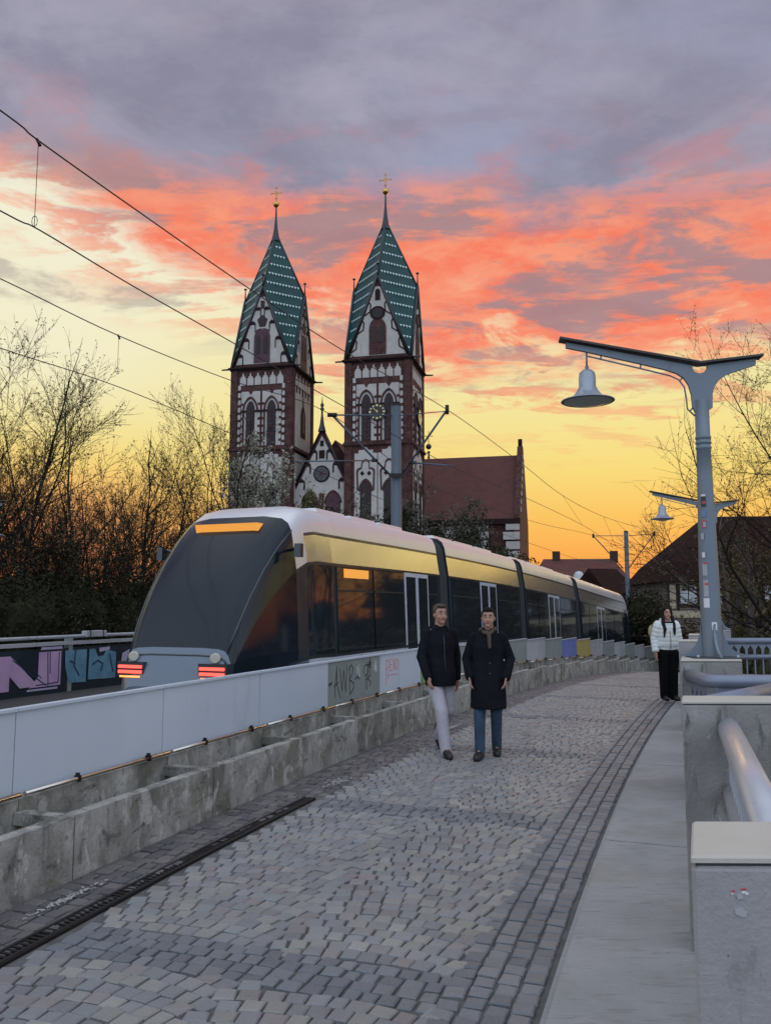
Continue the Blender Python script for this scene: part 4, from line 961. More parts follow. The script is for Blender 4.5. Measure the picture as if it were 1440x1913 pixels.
# ------------------------------------------------------------------ church
PHI = radians(13.5)
CX = Vector((cos(PHI), -sin(PHI), 0)); CY = Vector((sin(PHI), cos(PHI), 0))
CO = Vector((0.0, 100.0, 0)) - CX * 7.35
def L(x, y, z): return CO + CX * x + CY * y + Vector((0, 0, z))
ch = empty('church', L(0, 0, -6), 0, 'twin towered church of red sandstone and pale plaster with green glazed tile spires', 'church')
HW = 3.6
def tower(tx, dz, clock, plain_side):
    T = lambda x, y, z: L(tx + x * 1.10, y * 1.10, z + dz)      # 7.9 m square
    CZ = 30.9; GZ = 41.2; AZ = 50.2
    faces = []      # (function, half width)
    Fs = {'front': lambda x, z, d: T(x, -HW - d, z), 'right': lambda x, z, d: T(HW + d, x, z),
          'left': lambda x, z, d: T(-HW - d, -x, z), 'back': lambda x, z, d: T(-x, HW + d, z)}
    m = MB()
    base = [T(-HW, -HW, -6 - dz), T(HW, -HW, -6 - dz), T(HW, HW, -6 - dz), T(-HW, HW, -6 - dz)]
    c4 = [T(-HW, -HW, CZ), T(HW, -HW, CZ), T(HW, HW, CZ), T(-HW, HW, CZ)]
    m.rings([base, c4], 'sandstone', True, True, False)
    gp = [T(0, -HW, GZ), T(HW, 0, GZ), T(0, HW, GZ), T(-HW, 0, GZ)]
    for i in range(4):
        k = len(m.v); m.v += [tuple(c4[i]), tuple(c4[(i + 1) % 4]), tuple(gp[i])]; m.face((k, k + 1, k + 2), 'sandstone')
    tw = m.build('tower', ch, True); tw['label'] = ('right tower, with clock faces' if clock else 'left tower, without a clock')
    # corner piers proud of the wall, and quoin blocks
    m = MB()
    for nm, F in Fs.items():
        for s_ in (-1, 1):
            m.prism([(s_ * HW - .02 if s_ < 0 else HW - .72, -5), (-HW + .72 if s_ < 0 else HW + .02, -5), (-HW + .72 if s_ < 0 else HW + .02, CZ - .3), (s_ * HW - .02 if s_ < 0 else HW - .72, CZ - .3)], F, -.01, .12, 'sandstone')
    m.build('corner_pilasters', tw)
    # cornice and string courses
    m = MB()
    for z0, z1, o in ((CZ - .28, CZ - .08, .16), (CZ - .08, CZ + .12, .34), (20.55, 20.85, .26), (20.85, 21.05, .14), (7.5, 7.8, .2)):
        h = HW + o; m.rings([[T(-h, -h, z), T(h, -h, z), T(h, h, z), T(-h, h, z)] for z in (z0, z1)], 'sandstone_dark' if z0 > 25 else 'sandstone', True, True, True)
    m.build('cornice', tw)
    for sx, sy in ((-1, -1), (1, -1), (1, 1), (-1, 1)):
        m = MB(); dr = Vector((sx, sy, 0)).normalized(); a = T(sx * (HW + .1), sy * (HW + .1), CZ - .02); b = T(sx * (HW + .1) + (1.05 * sx), sy * (HW + .1) + .1 * sy, CZ - .06)
        m.tube([a, b], [.13, .09], 'lead', 6); m.build('gargoyle', tw)
    # plaster fields and trim
    for nm, F in Fs.items():
        if nm == 'back': continue
        pl, st = MB(), MB()
        plain = plain_side and nm == 'right'
        # row of merlon shaped niches
        n = 6 if not plain else 5
        for i in range(n):
            x0 = -2.65 + 5.3 * i / n + .07; x1 = -2.65 + 5.3 * (i + 1) / n - .07; xm = (x0 + x1) / 2; w = (x1 - x0)
            zb, zt = 28.75, 29.65
            pl.prism([(x0, zb), (x1, zb), (x1, zt), (x1 - .16 * w, zt), (x1 - .16 * w, zt + .22), (x1 - .36 * w, zt + .22), (xm + .08, zt + .5), (xm, zt + .72), (xm - .08, zt + .5), (x0 + .36 * w, zt + .22), (x0 + .16 * w, zt + .22), (x0 + .16 * w, zt), (x0, zt)], F, -.02, .05, 'plaster')
        if plain:
            pl.prism([(-2.65, 20.95), (2.65, 20.95), (2.65, 28.6), (-2.65, 28.6)], F, -.02, .045, 'plaster')
            q = [(-.75, 22.6), (.75, 22.6), (.72, 25.6), (.42, 26.3), (.18, 26.6), (0, 28.0), (-.18, 26.6), (-.42, 26.3), (-.72, 25.6)]
            st.prism(q, F, .04, .10, 'sandstone_dark')
            wm = MB(); wm.prism([(-.28, 23.2), (.28, 23.2), (.28, 25.6), (0, 26.1), (-.28, 25.6)], F, .09, .13, 'louvre'); wm.build('window', tw)
            for i in range(5):
                x0 = -2.4 + i * 1.0; st.prism([(x0, 27.9 + .1 * (i % 2)), (x0 + .35, 27.9 + .1 * (i % 2)), (x0 + .35, 28.8), (x0, 28.8)], F, .04, .10, 'sandstone')
        else:
            for s_ in (-1, 1):
                cx = s_ * 1.25
                x0, x1 = (cx - 1.12, cx + 1.12)
                pl.prism([(x0, 21.1), (x1, 21.1), (x1, 27.95), (cx + .28, 27.95), (cx, 27.45), (cx - .28, 27.95), (x0, 27.95)], F, -.02, .05, 'plaster')
                # stone bars alternating with plaster beside the window
                for k in range(6):
                    z = 21.6 + k * .92
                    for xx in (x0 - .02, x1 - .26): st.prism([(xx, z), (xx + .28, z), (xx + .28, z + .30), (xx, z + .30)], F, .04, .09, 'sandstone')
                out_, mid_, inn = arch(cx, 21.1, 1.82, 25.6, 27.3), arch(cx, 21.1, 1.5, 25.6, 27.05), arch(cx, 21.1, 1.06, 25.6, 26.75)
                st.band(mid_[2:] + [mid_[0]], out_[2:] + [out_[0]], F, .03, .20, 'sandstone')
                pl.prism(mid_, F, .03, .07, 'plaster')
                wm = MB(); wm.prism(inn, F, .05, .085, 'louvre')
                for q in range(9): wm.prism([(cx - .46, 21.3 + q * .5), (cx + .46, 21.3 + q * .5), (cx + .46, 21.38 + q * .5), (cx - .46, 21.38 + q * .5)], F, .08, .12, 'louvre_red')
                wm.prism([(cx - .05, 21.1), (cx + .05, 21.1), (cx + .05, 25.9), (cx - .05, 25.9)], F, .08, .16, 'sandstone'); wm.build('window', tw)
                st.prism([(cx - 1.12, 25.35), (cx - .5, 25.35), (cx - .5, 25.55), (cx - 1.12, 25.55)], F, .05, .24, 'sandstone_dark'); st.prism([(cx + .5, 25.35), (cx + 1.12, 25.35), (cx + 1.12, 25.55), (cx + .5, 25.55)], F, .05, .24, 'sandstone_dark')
            for s_ in (-1, 1):                    # toothed strips by the corner piers
                x0 = s_ * 2.62 - .16
                pl.prism([(x0, 21.1), (x0 + .32, 21.1), (x0 + .32, 28.75), (x0, 28.75)], F, -.02, .05, 'plaster')
                for k in range(8): st.prism([(x0 - .03, 21.4 + k * .92), (x0 + .35, 21.4 + k * .92), (x0 + .35, 21.72 + k * .92), (x0 - .03, 21.72 + k * .92)], F, .04, .09, 'sandstone')
        # lower zone: arched field with round eyes
        if not plain:
            for s_ in (-1, 1):
                cx = s_ * 1.3
                pl.prism([(cx - 1.25, 6), (cx + 1.25, 6), (cx + 1.25, 19.6), (cx + .8, 19.6), (cx + .8, 20.0), (cx + .3, 20.0), (cx, 20.4), (cx - .3, 20.0), (cx - .8, 20.0), (cx - .8, 19.6), (cx - 1.25, 19.6)], F, -.02, .05, 'plaster')
                tre = [(cx - .95, 15.2)] + [(cx - .95 + .42 - .42 * cos(t) if False else cx - .58 + .45 * cos(t), 17.4 + .5 * sin(t)) for t in [pi - i * pi / 7 * .62 for i in range(7)]] + [(cx + .5 * cos(t), 18.35 + .55 * sin(t)) for t in [pi * .82 - i * pi * .64 / 8 for i in range(9)]] + [(cx + .58 + .45 * cos(t), 17.4 + .5 * sin(t)) for t in [pi * .62 - i * pi / 7 * .62 for i in range(7)]] + [(cx + .95, 15.2)]
                inn_ = [(cx + (x - cx) * .84, 15.2 + (z - 15.2) * .94) for x, z in tre]
                st.band(inn_[::-1], tre[::-1], F, .03, .12, 'sandstone')
                for ox in (-.38, .38): st.prism([(cx + ox, 16.9), (cx + ox + .24, 17.2), (cx + ox, 17.5), (cx + ox - .24, 17.2)], F, .04, .09, 'sandstone_dark')
                st.band(arch(cx, 9, 1.25, 15.1, 16.3)[2:], arch(cx, 9, 1.6, 15.1, 16.6)[2:], F, .03, .12, 'sandstone')
                wm = MB(); wm.prism(arch(cx, 9, 1.25, 15.1, 16.3), F, .04, .075, 'louvre'); wm.build('window', tw)
        else:
            pl.prism([(-2.6, 14), (2.6, 14), (2.6, 20.3), (-2.6, 20.3)], F, -.02, .045, 'plaster')
        # gable field
        gx = lambda z: HW * (GZ - z) / (GZ - CZ)
        pl.prism([(-gx(31.4) + .35, 31.4), (gx(31.4) - .35, 31.4), (gx(40.0) - .12, 39.9), (-gx(40.0) + .12, 39.9)], F, -.01, .05, 'plaster')
        if clock:
            w_ = arch(0, 31.5, 1.9, 34.6, 36.0, 6, False); st.prism(w_, F, .04, .12, 'sandstone')
            st.prism(circ(0, 36.6, .85, 18), F, .03, .15, 'sandstone_dark')
            wm = MB(); wm.prism(circ(0, 36.6, .6, 18), F, .13, .17, 'louvre'); wm.build('window', tw)
            for cx in (-.42, .42):
                wm = MB(); wm.prism(arch(cx, 32.9, .5, 34.4, 35.0, 5), F, .10, .15, 'louvre'); wm.build('window', tw)
            st.prism(arch(0, 38.2, .55, 39.2, 39.6, 5, False), F, .04, .12, 'sandstone_dark')
            for s_ in (-1, 1):                   # curling bars stepping up the gable
                for z in (31.9, 34.2, 36.4, 38.1):
                    x = gx(z) - .28; pts = [(s_ * x, z), (s_ * (x - .55), z + .42), (s_ * (x - .62), z + 1.25), (s_ * (x - .5), z + 1.5)]
                    if x > .95: st.stroke(pts, F, .13, .04, .10, 'sandstone_dark')
        else:
            w_ = [(-.95, 31.5), (.95, 31.5), (.95, 34.9), (.7, 35.7), (.1, 35.9), (0, 35.6), (-.1, 35.9), (-.7, 35.7), (-.95, 34.9)]
            st.prism(w_, F, .04, .12, 'louvre_red')
            for cx in (-.45, .45):
                wm = MB(); wm.prism(arch(cx, 32.6, .5, 34.2, 35.0, 5), F, .10, .15, 'louvre'); wm.build('window', tw)
            wm = MB(); wm.prism([(-.35, 36.1), (.35, 36.1), (.6, 37.0), (0, 37.6), (-.6, 37.0)], F, .04, .12, 'louvre'); wm.build('window', tw)
            wm = MB(); wm.prism([(-.22, 38.4), (.22, 38.4), (.22, 39.4), (-.22, 39.4)], F, .04, .12, 'louvre'); wm.build('window', tw)
            for s_ in (-1, 1):
                for z in (32.3, 34.3, 36.4, 38.2):
                    x = gx(z) - .55
                    if x > .4:
                        st.prism([(s_ * x - .3, z), (s_ * x + .3, z), (s_ * x + .3, z + .25), (s_ * x, z + .5), (s_ * x - .3, z + .25)], F, .04, .11, 'sandstone_dark')
                        xi = s_ * (x - .28); st.prism([(xi - .05, z - 1.0), (xi + .05, z - 1.0), (xi + .05, z), (xi - .05, z)], F, .04, .10, 'sandstone_dark')
        pl.build('plaster_field', tw); st.build('stone_trim', tw)
    # raking copings with finials
    m = MB()
    for i in range(4):
        n_ = [(0, -1), (1, 0), (0, 1), (-1, 0)][i]; o = (CX * n_[0] + CY * n_[1]) * .12
        m.tube([c4[i] + o, gp[i] + o], .17, 'lead', 4); m.tube([c4[(i + 1) % 4] + o, gp[i] + o], .17, 'lead', 4)
        m.tube([gp[i] + o, gp[i] + o + Vector((0, 0, 1.5))], [.11, .06], 'lead', 6); m.lathe([(.0, 1.45), (.19, 1.48), (.19, 1.62), (0, 1.7)], 'lead', gp[i] + o, 8)
    m.build('gable_coping', tw)
    # rhombic helm
    ap = T(0, 0, AZ); m = MB()
    quads = [(ap, gp[0], c4[1], gp[1]), (ap, gp[1], c4[2], gp[2]), (ap, gp[2], c4[3], gp[3]), (ap, gp[3], c4[0], gp[0])]
    for q in quads:
        k = len(m.v); m.v += [tuple(p + Vector((0, 0, .03))) for p in q]; m.face((k, k + 1, k + 2, k + 3), 'tile_green')
        A, G1, Cn, G2 = q; nrm = (G1 - A).cross(G2 - A).normalized()
        if nrm.dot((G1 + G2) / 2 - T(0, 0, 38)) < 0: nrm = -nrm
        z = A.z - 2.3
        while z > Cn.z + .8:
            def on(P0, P1): t = (z - P0.z) / (P1.z - P0.z); return P0.lerp(P1, t)
            l_, r_ = (on(A, G1), on(A, G2)) if z > G1.z else (on(G1, Cn), on(G2, Cn))
            W = (r_ - l_).length; n = int((W - .25) / .42); dv = (r_ - l_).normalized(); dn = nrm.cross(dv).normalized()
            if dn.z > 0: dn = -dn
            for i in range(n):
                c = l_.lerp(r_, .5) + dv * ((i - (n - 1) / 2) * .42) + nrm * .05
                k = len(m.v); m.v += [tuple(c - dv * .16), tuple(c + dv * .16), tuple(c + dn * .34)]; m.face((k, k + 1, k + 2), 'tile_white')
            z -= 1.42
    sp = m.build('spire', tw)
    m = MB()
    for g in gp: m.tube([ap, g], [.10, .12], 'lead', 5)
    m.lathe([(.60, AZ - 1.35), (.40, AZ - .5), (.24, AZ + .5), (.14, AZ + 1.7), (.09, AZ + 3.3)], 'lead', T(0, 0, 0), 12); m.build('spire_ridge', tw)
    m = MB(); b0 = T(0, 0, AZ + 3.75); m.lathe([(.42 * sin(t * pi / 10), -.42 * cos(t * pi / 10)) for t in range(11)], 'gold', b0, 14); m.build('gilded_ball', tw)
    m = MB(); c0 = b0 + Vector((0, 0, .4)); m.tube([c0, c0 + Vector((0, 0, 2.1))], .05, 'gold', 5)
    cc = c0 + Vector((0, 0, 1.15)); m.tube([cc - CX * .72, cc + CX * .72], .05, 'gold', 5)
    for e_ in (-.72, .72): m.tube([cc + CX * e_ - Vector((0, 0, .14)), cc + CX * e_ + Vector((0, 0, .14))], .045, 'gold', 4)
    m.tube([cc + CX * (.24 * cos(t * pi / 6)) + Vector((0, 0, .24 * sin(t * pi / 6))) for t in range(13)], .045, 'gold', 5)
    for z_ in (.45, 1.85): m.tube([c0 - CX * .2 + Vector((0, 0, z_)), c0 + CX * .2 + Vector((0, 0, z_))], .04, 'gold', 4)
    m.build('cross', tw)
    if clock:
        for F in (Fs['front'], Fs['right']):
            m = MB(); cz = 24.45; m.prism(circ(0, cz, .98, 28), F, .24, .34, 'clock_black')
            if F is Fs['right']: m.prism(circ(0, cz, .86, 28), F, .335, .345, 'clock_mark')
            ck = m.build('clock_face', tw)
            m = MB()
            for k in range(12):
                a = k * pi / 6; r0, r1 = (.62, .88)
                if F is Fs['front']: m.prism(circ(.77 * sin(a), cz + .77 * cos(a), .10 if k % 3 else .13, 8), F, .34, .36, 'clock_mark')
            q = 'clock_mark' if F is Fs['front'] else 'clock_black'
            m.stroke([(0, cz), (-.42, cz + .50)], F, .07, .34, .37, q); m.stroke([(.05, cz - .08), (.0, cz + .16)], F, .09, .345, .38, q); m.build('clock_hands', ck)
    return tw
tower(7.35, 0, True, False)
tower(-7.35, 0, False, True)
# gable between the towers, nave behind, transept at the right
m = MB(); F = lambda x, z, d: L(x, -2.4 - d, z)
GA, GE, GWd = 23.2, 15.4, 3.75
m.prism([(-GWd, -6), (GWd, -6), (GWd, GE), (0, GA), (-GWd, GE)], F, -1.0, 0, 'sandstone')
gb = m.build('centre_gable', ch, True)
m = MB(); m.prism([(-GWd + .3, 8), (GWd - .3, 8), (GWd - .3, GE), (0, GA - .9), (-GWd + .3, GE)], F, -.01, .06, 'plaster'); m.build('plaster_fields', gb)
m = MB(); m.prism(circ(0, 17.6, 1.02, 24), F, .05, .16, 'sandstone_dark')
for s_ in (-1, 1):
    m.band(arch(s_ * 1.45, 9, 1.9, 14.0, 15.3)[2:], arch(s_ * 1.45, 9, 2.2, 14.0, 15.6)[2:], F, .03, .14, 'sandstone')
    for z, x in ((16.6, 2.5), (18.6, 1.75), (20.2, .95)):
        m.prism([(s_ * x - .32, z), (s_ * x + .32, z), (s_ * x + .32, z + .25), (s_ * x, z + .5), (s_ * x - .32, z + .25)], F, .05, .12, 'sandstone_dark')
        xi = s_ * (x - .3); m.prism([(xi - .09, z - .9), (xi + .09, z - .9), (xi + .09, z + .1), (xi - .09, z + .1)], F, .05, .115, 'sandstone_dark')
m.prism([(-.35, 19.5), (.35, 19.5), (.35, 20.5), (-.35, 20.5)], F, .05, .12, 'sandstone_dark'); m.prism([(-.22, 21.0), (.22, 21.0), (.22, 21.7), (-.22, 21.7)], F, .05, .12, 'sandstone_dark')
m.prism([(-.3, 9), (.3, 9), (.3, 15.2), (-.3, 15.2)], F, .05, .18, 'sandstone')
m.build('stone_trim', gb)
wm = MB(); wm.prism(circ(0, 17.6, .85, 24), F, .15, .18, 'glass_dark')
for a in range(8): wm.stroke([(0, 17.6), (.8 * cos(a * pi / 4), 17.6 + .8 * sin(a * pi / 4))], F, .06, .17, .2, 'sandstone')
wm.build('rose_window', gb)
for s_ in (-1, 1):
    wm = MB(); wm.prism(arch(s_ * 1.45, 9, 1.9, 14.0, 15.3), F, .05, .09, 'louvre_red'); wm.build('window', gb)
m = MB(); m.tube([L(-GWd - .2, -2.5, GE - .3), L(0, -2.5, GA + .1), L(GWd + .2, -2.5, GE - .3)], .2, 'lead', 4)
m.lathe([(.5, GA - .4), (.28, GA + .4), (.13, GA + 1.6), (.11, GA + 2.2), (.3, GA + 2.4), (.13, GA + 2.6), (.24, GA + 2.9), (.08, GA + 3.2), (.02, GA + 4.0)], 'lead', L(0, -2.5, 0), 8); m.build('gable_coping', gb)
def gable_roof(x0, x1, y0, y1, eave, ridge, along, par, wallm='sandstone', roofm='roof_red', over=.35, nm='nave'):
    """local box with pitched roof; along='x' ridge parallel to x"""
    m = MB(); m.hexa([L(x0, y0, -6), L(x1, y0, -6), L(x1, y1, -6), L(x0, y1, -6), L(x0, y0, eave), L(x1, y0, eave), L(x1, y1, eave), L(x0, y1, eave)], wallm)
    if along == 'x':
        ym = (y0 + y1) / 2; k = len(m.v); m.v += [tuple(L(x, y, z)) for x in (x0, x1) for y, z in ((y0, eave), (ym, ridge - .1), (y1, eave))]; m.face((k, k + 2, k + 1), wallm); m.face((k + 3, k + 4, k + 5), wallm)
    else:
        xm = (x0 + x1) / 2; k = len(m.v); m.v += [tuple(L(x, y, z)) for y in (y0, y1) for x, z in ((x0, eave), (xm, ridge - .1), (x1, eave))]; m.face((k, k + 2, k + 1), wallm); m.face((k + 3, k + 4, k + 5), wallm)
    w = m.build(nm, par, True); m = MB()
    if along == 'x':
        ym = (y0 + y1) / 2
        for ya, sg in ((y0, -1), (y1, 1)): m.hexa([L(x0, ya + sg * over, eave - .25), L(x1, ya + sg * over, eave - .25), L(x1, ym, ridge), L(x0, ym, ridge), L(x0, ya + sg * over, eave), L(x1, ya + sg * over, eave), L(x1, ym, ridge + .25), L(x0, ym, ridge + .25)], roofm)
    else:
        xm = (x0 + x1) / 2
        for xa, sg in ((x0, -1), (x1, 1)): m.hexa([L(xa + sg * over, y0, eave - .25), L(xm, y0, ridge), L(xm, y1, ridge), L(xa + sg * over, y1, eave - .25), L(xa + sg * over, y0, eave), L(xm, y0, ridge + .25), L(xm, y1, ridge + .25), L(xa + sg * over, y1, eave)], roofm)
    m.build('roof', w); return w
gable_roof(-6.5, 6.5, 3, 48, 12.5, 22.6, 'y', ch, nm='nave')
tr = gable_roof(4, 21.9, 11.5, 26.5, 13.0, 22.5, 'x', ch, wallm='sandstone', nm='transept')
m = MB(); Fg = lambda y, z, d: L(21.9 + d, y, z)
m.prism([(10.9, -6), (27.1, -6), (27.1, 13.6), (26.6, 13.8), (19.5, 23.9), (18.5, 23.9), (11.4, 13.8), (10.9, 13.6)], Fg, 0, .75, 'sandstone')
m.prism([(18.6, 23.9), (19.4, 23.9), (19.3, 25.0), (18.7, 25.0)], Fg, .1, .65, 'sandstone_dark'); gw = m.build('gable_wall', tr)
m = MB(); Ff = lambda x, z, d: L(x, 11.5 - d, z)
m.prism([(4.2, 4), (18.5, 4), (18.5, 12.2), (4.2, 12.2)], Ff, -.02, .05, 'plaster')
for i in range(9): m.prism([(21.0 - (.55 if i % 2 else .2), 1.5 + i * 1.25), (22.6, 1.5 + i * 1.25), (22.6, 2.5 + i * 1.25), (21.0 - (.55 if i % 2 else .2), 2.5 + i * 1.25)], Ff, .0, .62, 'plaster')
m.prism([(4, 12.3), (22.7, 12.3), (22.7, 13.0), (4, 13.0)], Ff, -.01, .66, 'sandstone_dark')
for i in range(8):
    z = 14 + i * 1.15; y = 11.5 + (z - 13.6) * .735
    m.prism([(y + .35, z), (y + 1.35, z), (y + 1.35, z + .65), (y + .35, z + .65)], Fg, .74, .80, 'plaster')
m.build('quoins', tr)
for cx in (8, 12.5, 17):
    m = MB(); m.prism(arch(cx, 5, 1.3, 9.6, 11), Ff, .04, .12, 'glass_dark'); m.build('window', tr)
m = MB(); b0 = L(9.2, 19, 22.8); m.lathe([(.22, 0), (.12, .5), (.12, .8), (.28, .9), (.10, 1.1)], 'lead', b0, 8); m.lathe([(.42 * sin(t * pi / 8), 1.75 - .42 * cos(t * pi / 8)) for t in range(9)], 'lead', b0, 10)
m.tube([b0 + Vector((0, 0, 2.0)), b0 + Vector((0, 0, 4.1))], .06, 'gold', 5); m.tube([b0 + Vector((-.65, 0, 3.3)), b0 + Vector((.65, 0, 3.3))], .06, 'gold', 5); m.build('roof_cross', tr)

# ------------------------------------------------------------------ houses
def house(name, org, yaw, w, d, eave, ridge, roofm, wallm, label, hip=0.0, windows=(), base=-6, cat='house', group=None):
    e = empty(name, (org[0], org[1], base), yaw, label, cat, group); H = eave - base; R = ridge - base
    m = MB(); m.box((w / 2, d / 2, H / 2), (w, d, H), wallm)
    k = len(m.v); 
    if hip == 0:
        m.v += [(0, 0, H), (0, d / 2, R - .1), (0, d, H), (w, 0, H), (w, d / 2, R - .1), (w, d, H)]; m.face((k, k + 1, k + 2), wallm); m.face((k + 3, k + 5, k + 4), wallm)
    m.build('wall', e)
    m = MB(); o = .45; k = 0
    kick = H + .9                                      # bell-cast eaves
    pts = [(-o, -o, H - .15), (w + o, -o, H - .15), (w + o, d + o, H - .15), (-o, d + o, H - .15),
           (.35, .35, kick), (w - .35, .35, kick), (w - .35, d - .35, kick), (.35, d - .35, kick), (hip, d / 2, R), (w - hip, d / 2, R)]
    if hip == 0: pts[4] = (-o, .35, kick); pts[5] = (w + o, .35, kick); pts[6] = (w + o, d - .35, kick); pts[7] = (-o, d - .35, kick); pts[8] = (-o, d / 2, R); pts[9] = (w + o, d / 2, R)
    m.v = pts
    for f in ((0, 1, 5, 4), (1, 2, 6, 5), (2, 3, 7, 6), (3, 0, 4, 7), (4, 5, 9, 8), (6, 7, 8, 9), (5, 6, 9), (7, 4, 8), (3, 2, 1, 0)): m.face(f, roofm)
    m.build('roof', e)
    F = lambda x, z, dp: Vector((x, -dp, z))
    for (x, z, ww, hh, q) in windows:
        z = z - base
        m = MB(); m.prism([(x - ww / 2 - .12, z - hh / 2 - .12), (x + ww / 2 + .12, z - hh / 2 - .12), (x + ww / 2 + .12, z + hh / 2 + .12), (x - ww / 2 - .12, z + hh / 2 + .12)], F, .02, .09, 'timber')
        f = m.build('window', e); m = MB()
        for a, b in ((x - ww / 2, x - .03), (x + .03, x + ww / 2)): m.prism([(a, z - hh / 2), (b, z - hh / 2), (b, z + hh / 2), (a, z + hh / 2)], F, .07, .11, q)
        m.build('pane', f)
    return e
hp = P(1243, 1085, 45); hw = house('timbered_house', (hp.x, 45), -.10, 15, 9, hp.z + .1, P(1325, 965, 49).z, 'house_roof', 'house_wall', 'dark steep roofed house with timber framing and cream bands at the right edge', hip=3.4,
    windows=[(1.15, 2.35, .85, 1.0, 'window_pale'), (2.45, 2.35, .85, 1.0, 'window_pale'), (5.5, 2.3, .8, 1.0, 'window_pale'), (7.5, 2.3, .8, 1.0, 'window_pale'), (1.3, -1.2, 1.0, 1.3, 'glass_dark'), (3.2, -1.2, 1.0, 1.3, 'glass_dark'), (6, -1.2, 1.0, 1.3, 'glass_dark')])
F = lambda x, z, dp: Vector((x, -dp, z + 6))
m = MB(); m.prism([(.05, 1.12), (14.9, 1.12), (14.9, 1.5), (.05, 1.5)], F, .01, .06, 'render_cream'); m.prism([(.05, 2.95), (14.9, 2.95), (14.9, 3.02), (.05, 3.02)], F, .01, .08, 'render_cream'); m.prism([(.15, 1.6), (.5, 1.6), (.5, 2.9), (.15, 2.9)], F, .01, .05, 'render_cream'); m.prism([(3.1, 1.6), (4.6, 1.6), (4.6, 2.9), (3.1, 2.9)], F, .01, .05, 'render_cream')
m.build('cream_render', hw)
m = MB()
for x in (.05, .55, 1.8, 3.05, 4.7, 6.5, 8.5, 10.5): m.prism([(x, 1.5), (x + .12, 1.5), (x + .12, 2.95), (x, 2.95)], F, .0, .09, 'timber')
m.stroke([(3.2, 1.6), (4.5, 2.9)], F, .12, .0, .095, 'timber'); m.build('timber_frame', hw)
m = MB(); m.hexa([Vector(p) for p in ((1.7, 1.4, 9.9), (2.9, 1.4, 9.9), (2.9, 3.2, 9.9), (1.7, 3.2, 9.9), (1.7, .62, 10.9) if False else (1.7, 1.4, 11.0), (2.9, 1.4, 11.0), (2.9, 3.2, 11.2), (1.7, 3.2, 11.2))], 'house_roof')
dm = m.build('dormer', hw); m = MB(); m.box((2.2, 1.38, 10.45), (.6, .04, .7), 'window_pale'); m.build('pane', dm)
m = MB(); m.box((.9, 2.0, 10.1), (.5, .6, 1.6), 'timber'); m.build('chimney', hw)
# far houses past the transept
q0 = P(985, 1100, 88); fh = house('tenement_house', (q0.x, 88), -.12, 11.5, 8, 3.0, P(1060, 1045, 92).z, 'roof_red', 'house_wall', 'distant dark red roofed house between the church transept and the far mast', hip=2.0,
    windows=[(2, 1.6, 1, 1.4, 'glass_dark'), (5, 1.6, 1, 1.4, 'glass_dark'), (8, 1.6, 1, 1.4, 'glass_dark')])
m = MB(); m.lathe([(.7, 9.2), (.7, 10.0), (.85, 10.1), (.55, 10.3), (.6, 10.9), (.35, 11.3), (0, 11.4)], 'window_pale', (5.5, 1.4, 0), 12); m.build('round_dormer', fh)
for x in (3.4, 9.6): m = MB(); m.box((x, 4, P(1060, 1045, 92).z + 6.2), (.8, .6, 1.3), 'timber'); m.build('chimney', fh)
q1 = P(1140, 1115, 80); house('gabled_house', (q1.x, 80), .35, 4.6, 9, 1.6, P(1165, 1060, 82).z, 'house_roof', 'house_wall', 'dark narrow gabled house right behind the farther tram mast', hip=.6, windows=[(2.2, .4, 1.0, 1.3, 'glass_dark')])
q2 = P(1185, 1118, 120); house('distant_house', (q2.x, 120), .1, 9, 8, 1.5, P(1215, 1098, 122).z, 'house_roof', 'house_wall', 'lowest farthest roof seen between the mast and the timbered house', hip=1.0)
q3 = P(-60, 1120, 140); house('far_left_house', (q3.x, 140), 0, 20, 9, 2.5, 6.5, 'house_roof', 'house_wall', 'dark house hidden behind the bare trees at the left', hip=2.0)
# distant wooded ridge closing the horizon
m = MB(); n = 90; r_ = 900; prev = None
lo, hi, bk = [], [], []
for i in range(n + 1):
    a = -1.1 + 2.2 * i / n; h = 14 + 9 * sin(a * 7 + 1) + 6 * sin(a * 17) + 4 * sin(a * 41 + 2)
    lo.append((r_ * sin(a), r_ * cos(a), -8)); hi.append((r_ * 1.12 * sin(a), r_ * 1.12 * cos(a), h)); bk.append((r_ * 1.5 * sin(a), r_ * 1.5 * cos(a), -8))
m.rings([lo, hi, bk], 'hills', False); struct(m, 'hills')
# ------------------------------------------------------------------ trees and shrubs
def perp(d, r):
    a = Vector((r.gauss(0, 1), r.gauss(0, 1), r.gauss(0, 1))); a = a - d * a.dot(d)
    return a.normalized() if a.length > 1e-4 else Vector((1, 0, 0))
def quick_tube(mb, pts, rads, m, n):
    rs = []
    for i, p in enumerate(pts):
        d = (pts[min(i + 1, len(pts) - 1)] - pts[max(i - 1, 0)]).normalized()
        a = d.orthogonal().normalized() if abs(d.z) > .95 else d.cross(Vector((0, 0, 1))).normalized(); b = d.cross(a)
        rs.append([p + (a * cos(2 * pi * k / n) + b * sin(2 * pi * k / n)) * rads[i] for k in range(n)])
    mb.rings(rs, m, True, False, True, n > 4)
def leaf(mb, p, size, r, m):
    a = Vector((r.gauss(0, 1), r.gauss(0, 1), r.gauss(0, 1))).normalized(); b = perp(a, r); k = len(mb.v)
    a = a * size * r.uniform(.6, 1.3); b = b * size * r.uniform(.3, .6)
    mb.v += [tuple(p - a), tuple(p + b), tuple(p + a), tuple(p - b)]; mb.face((k, k + 1, k + 2, k + 3), m)
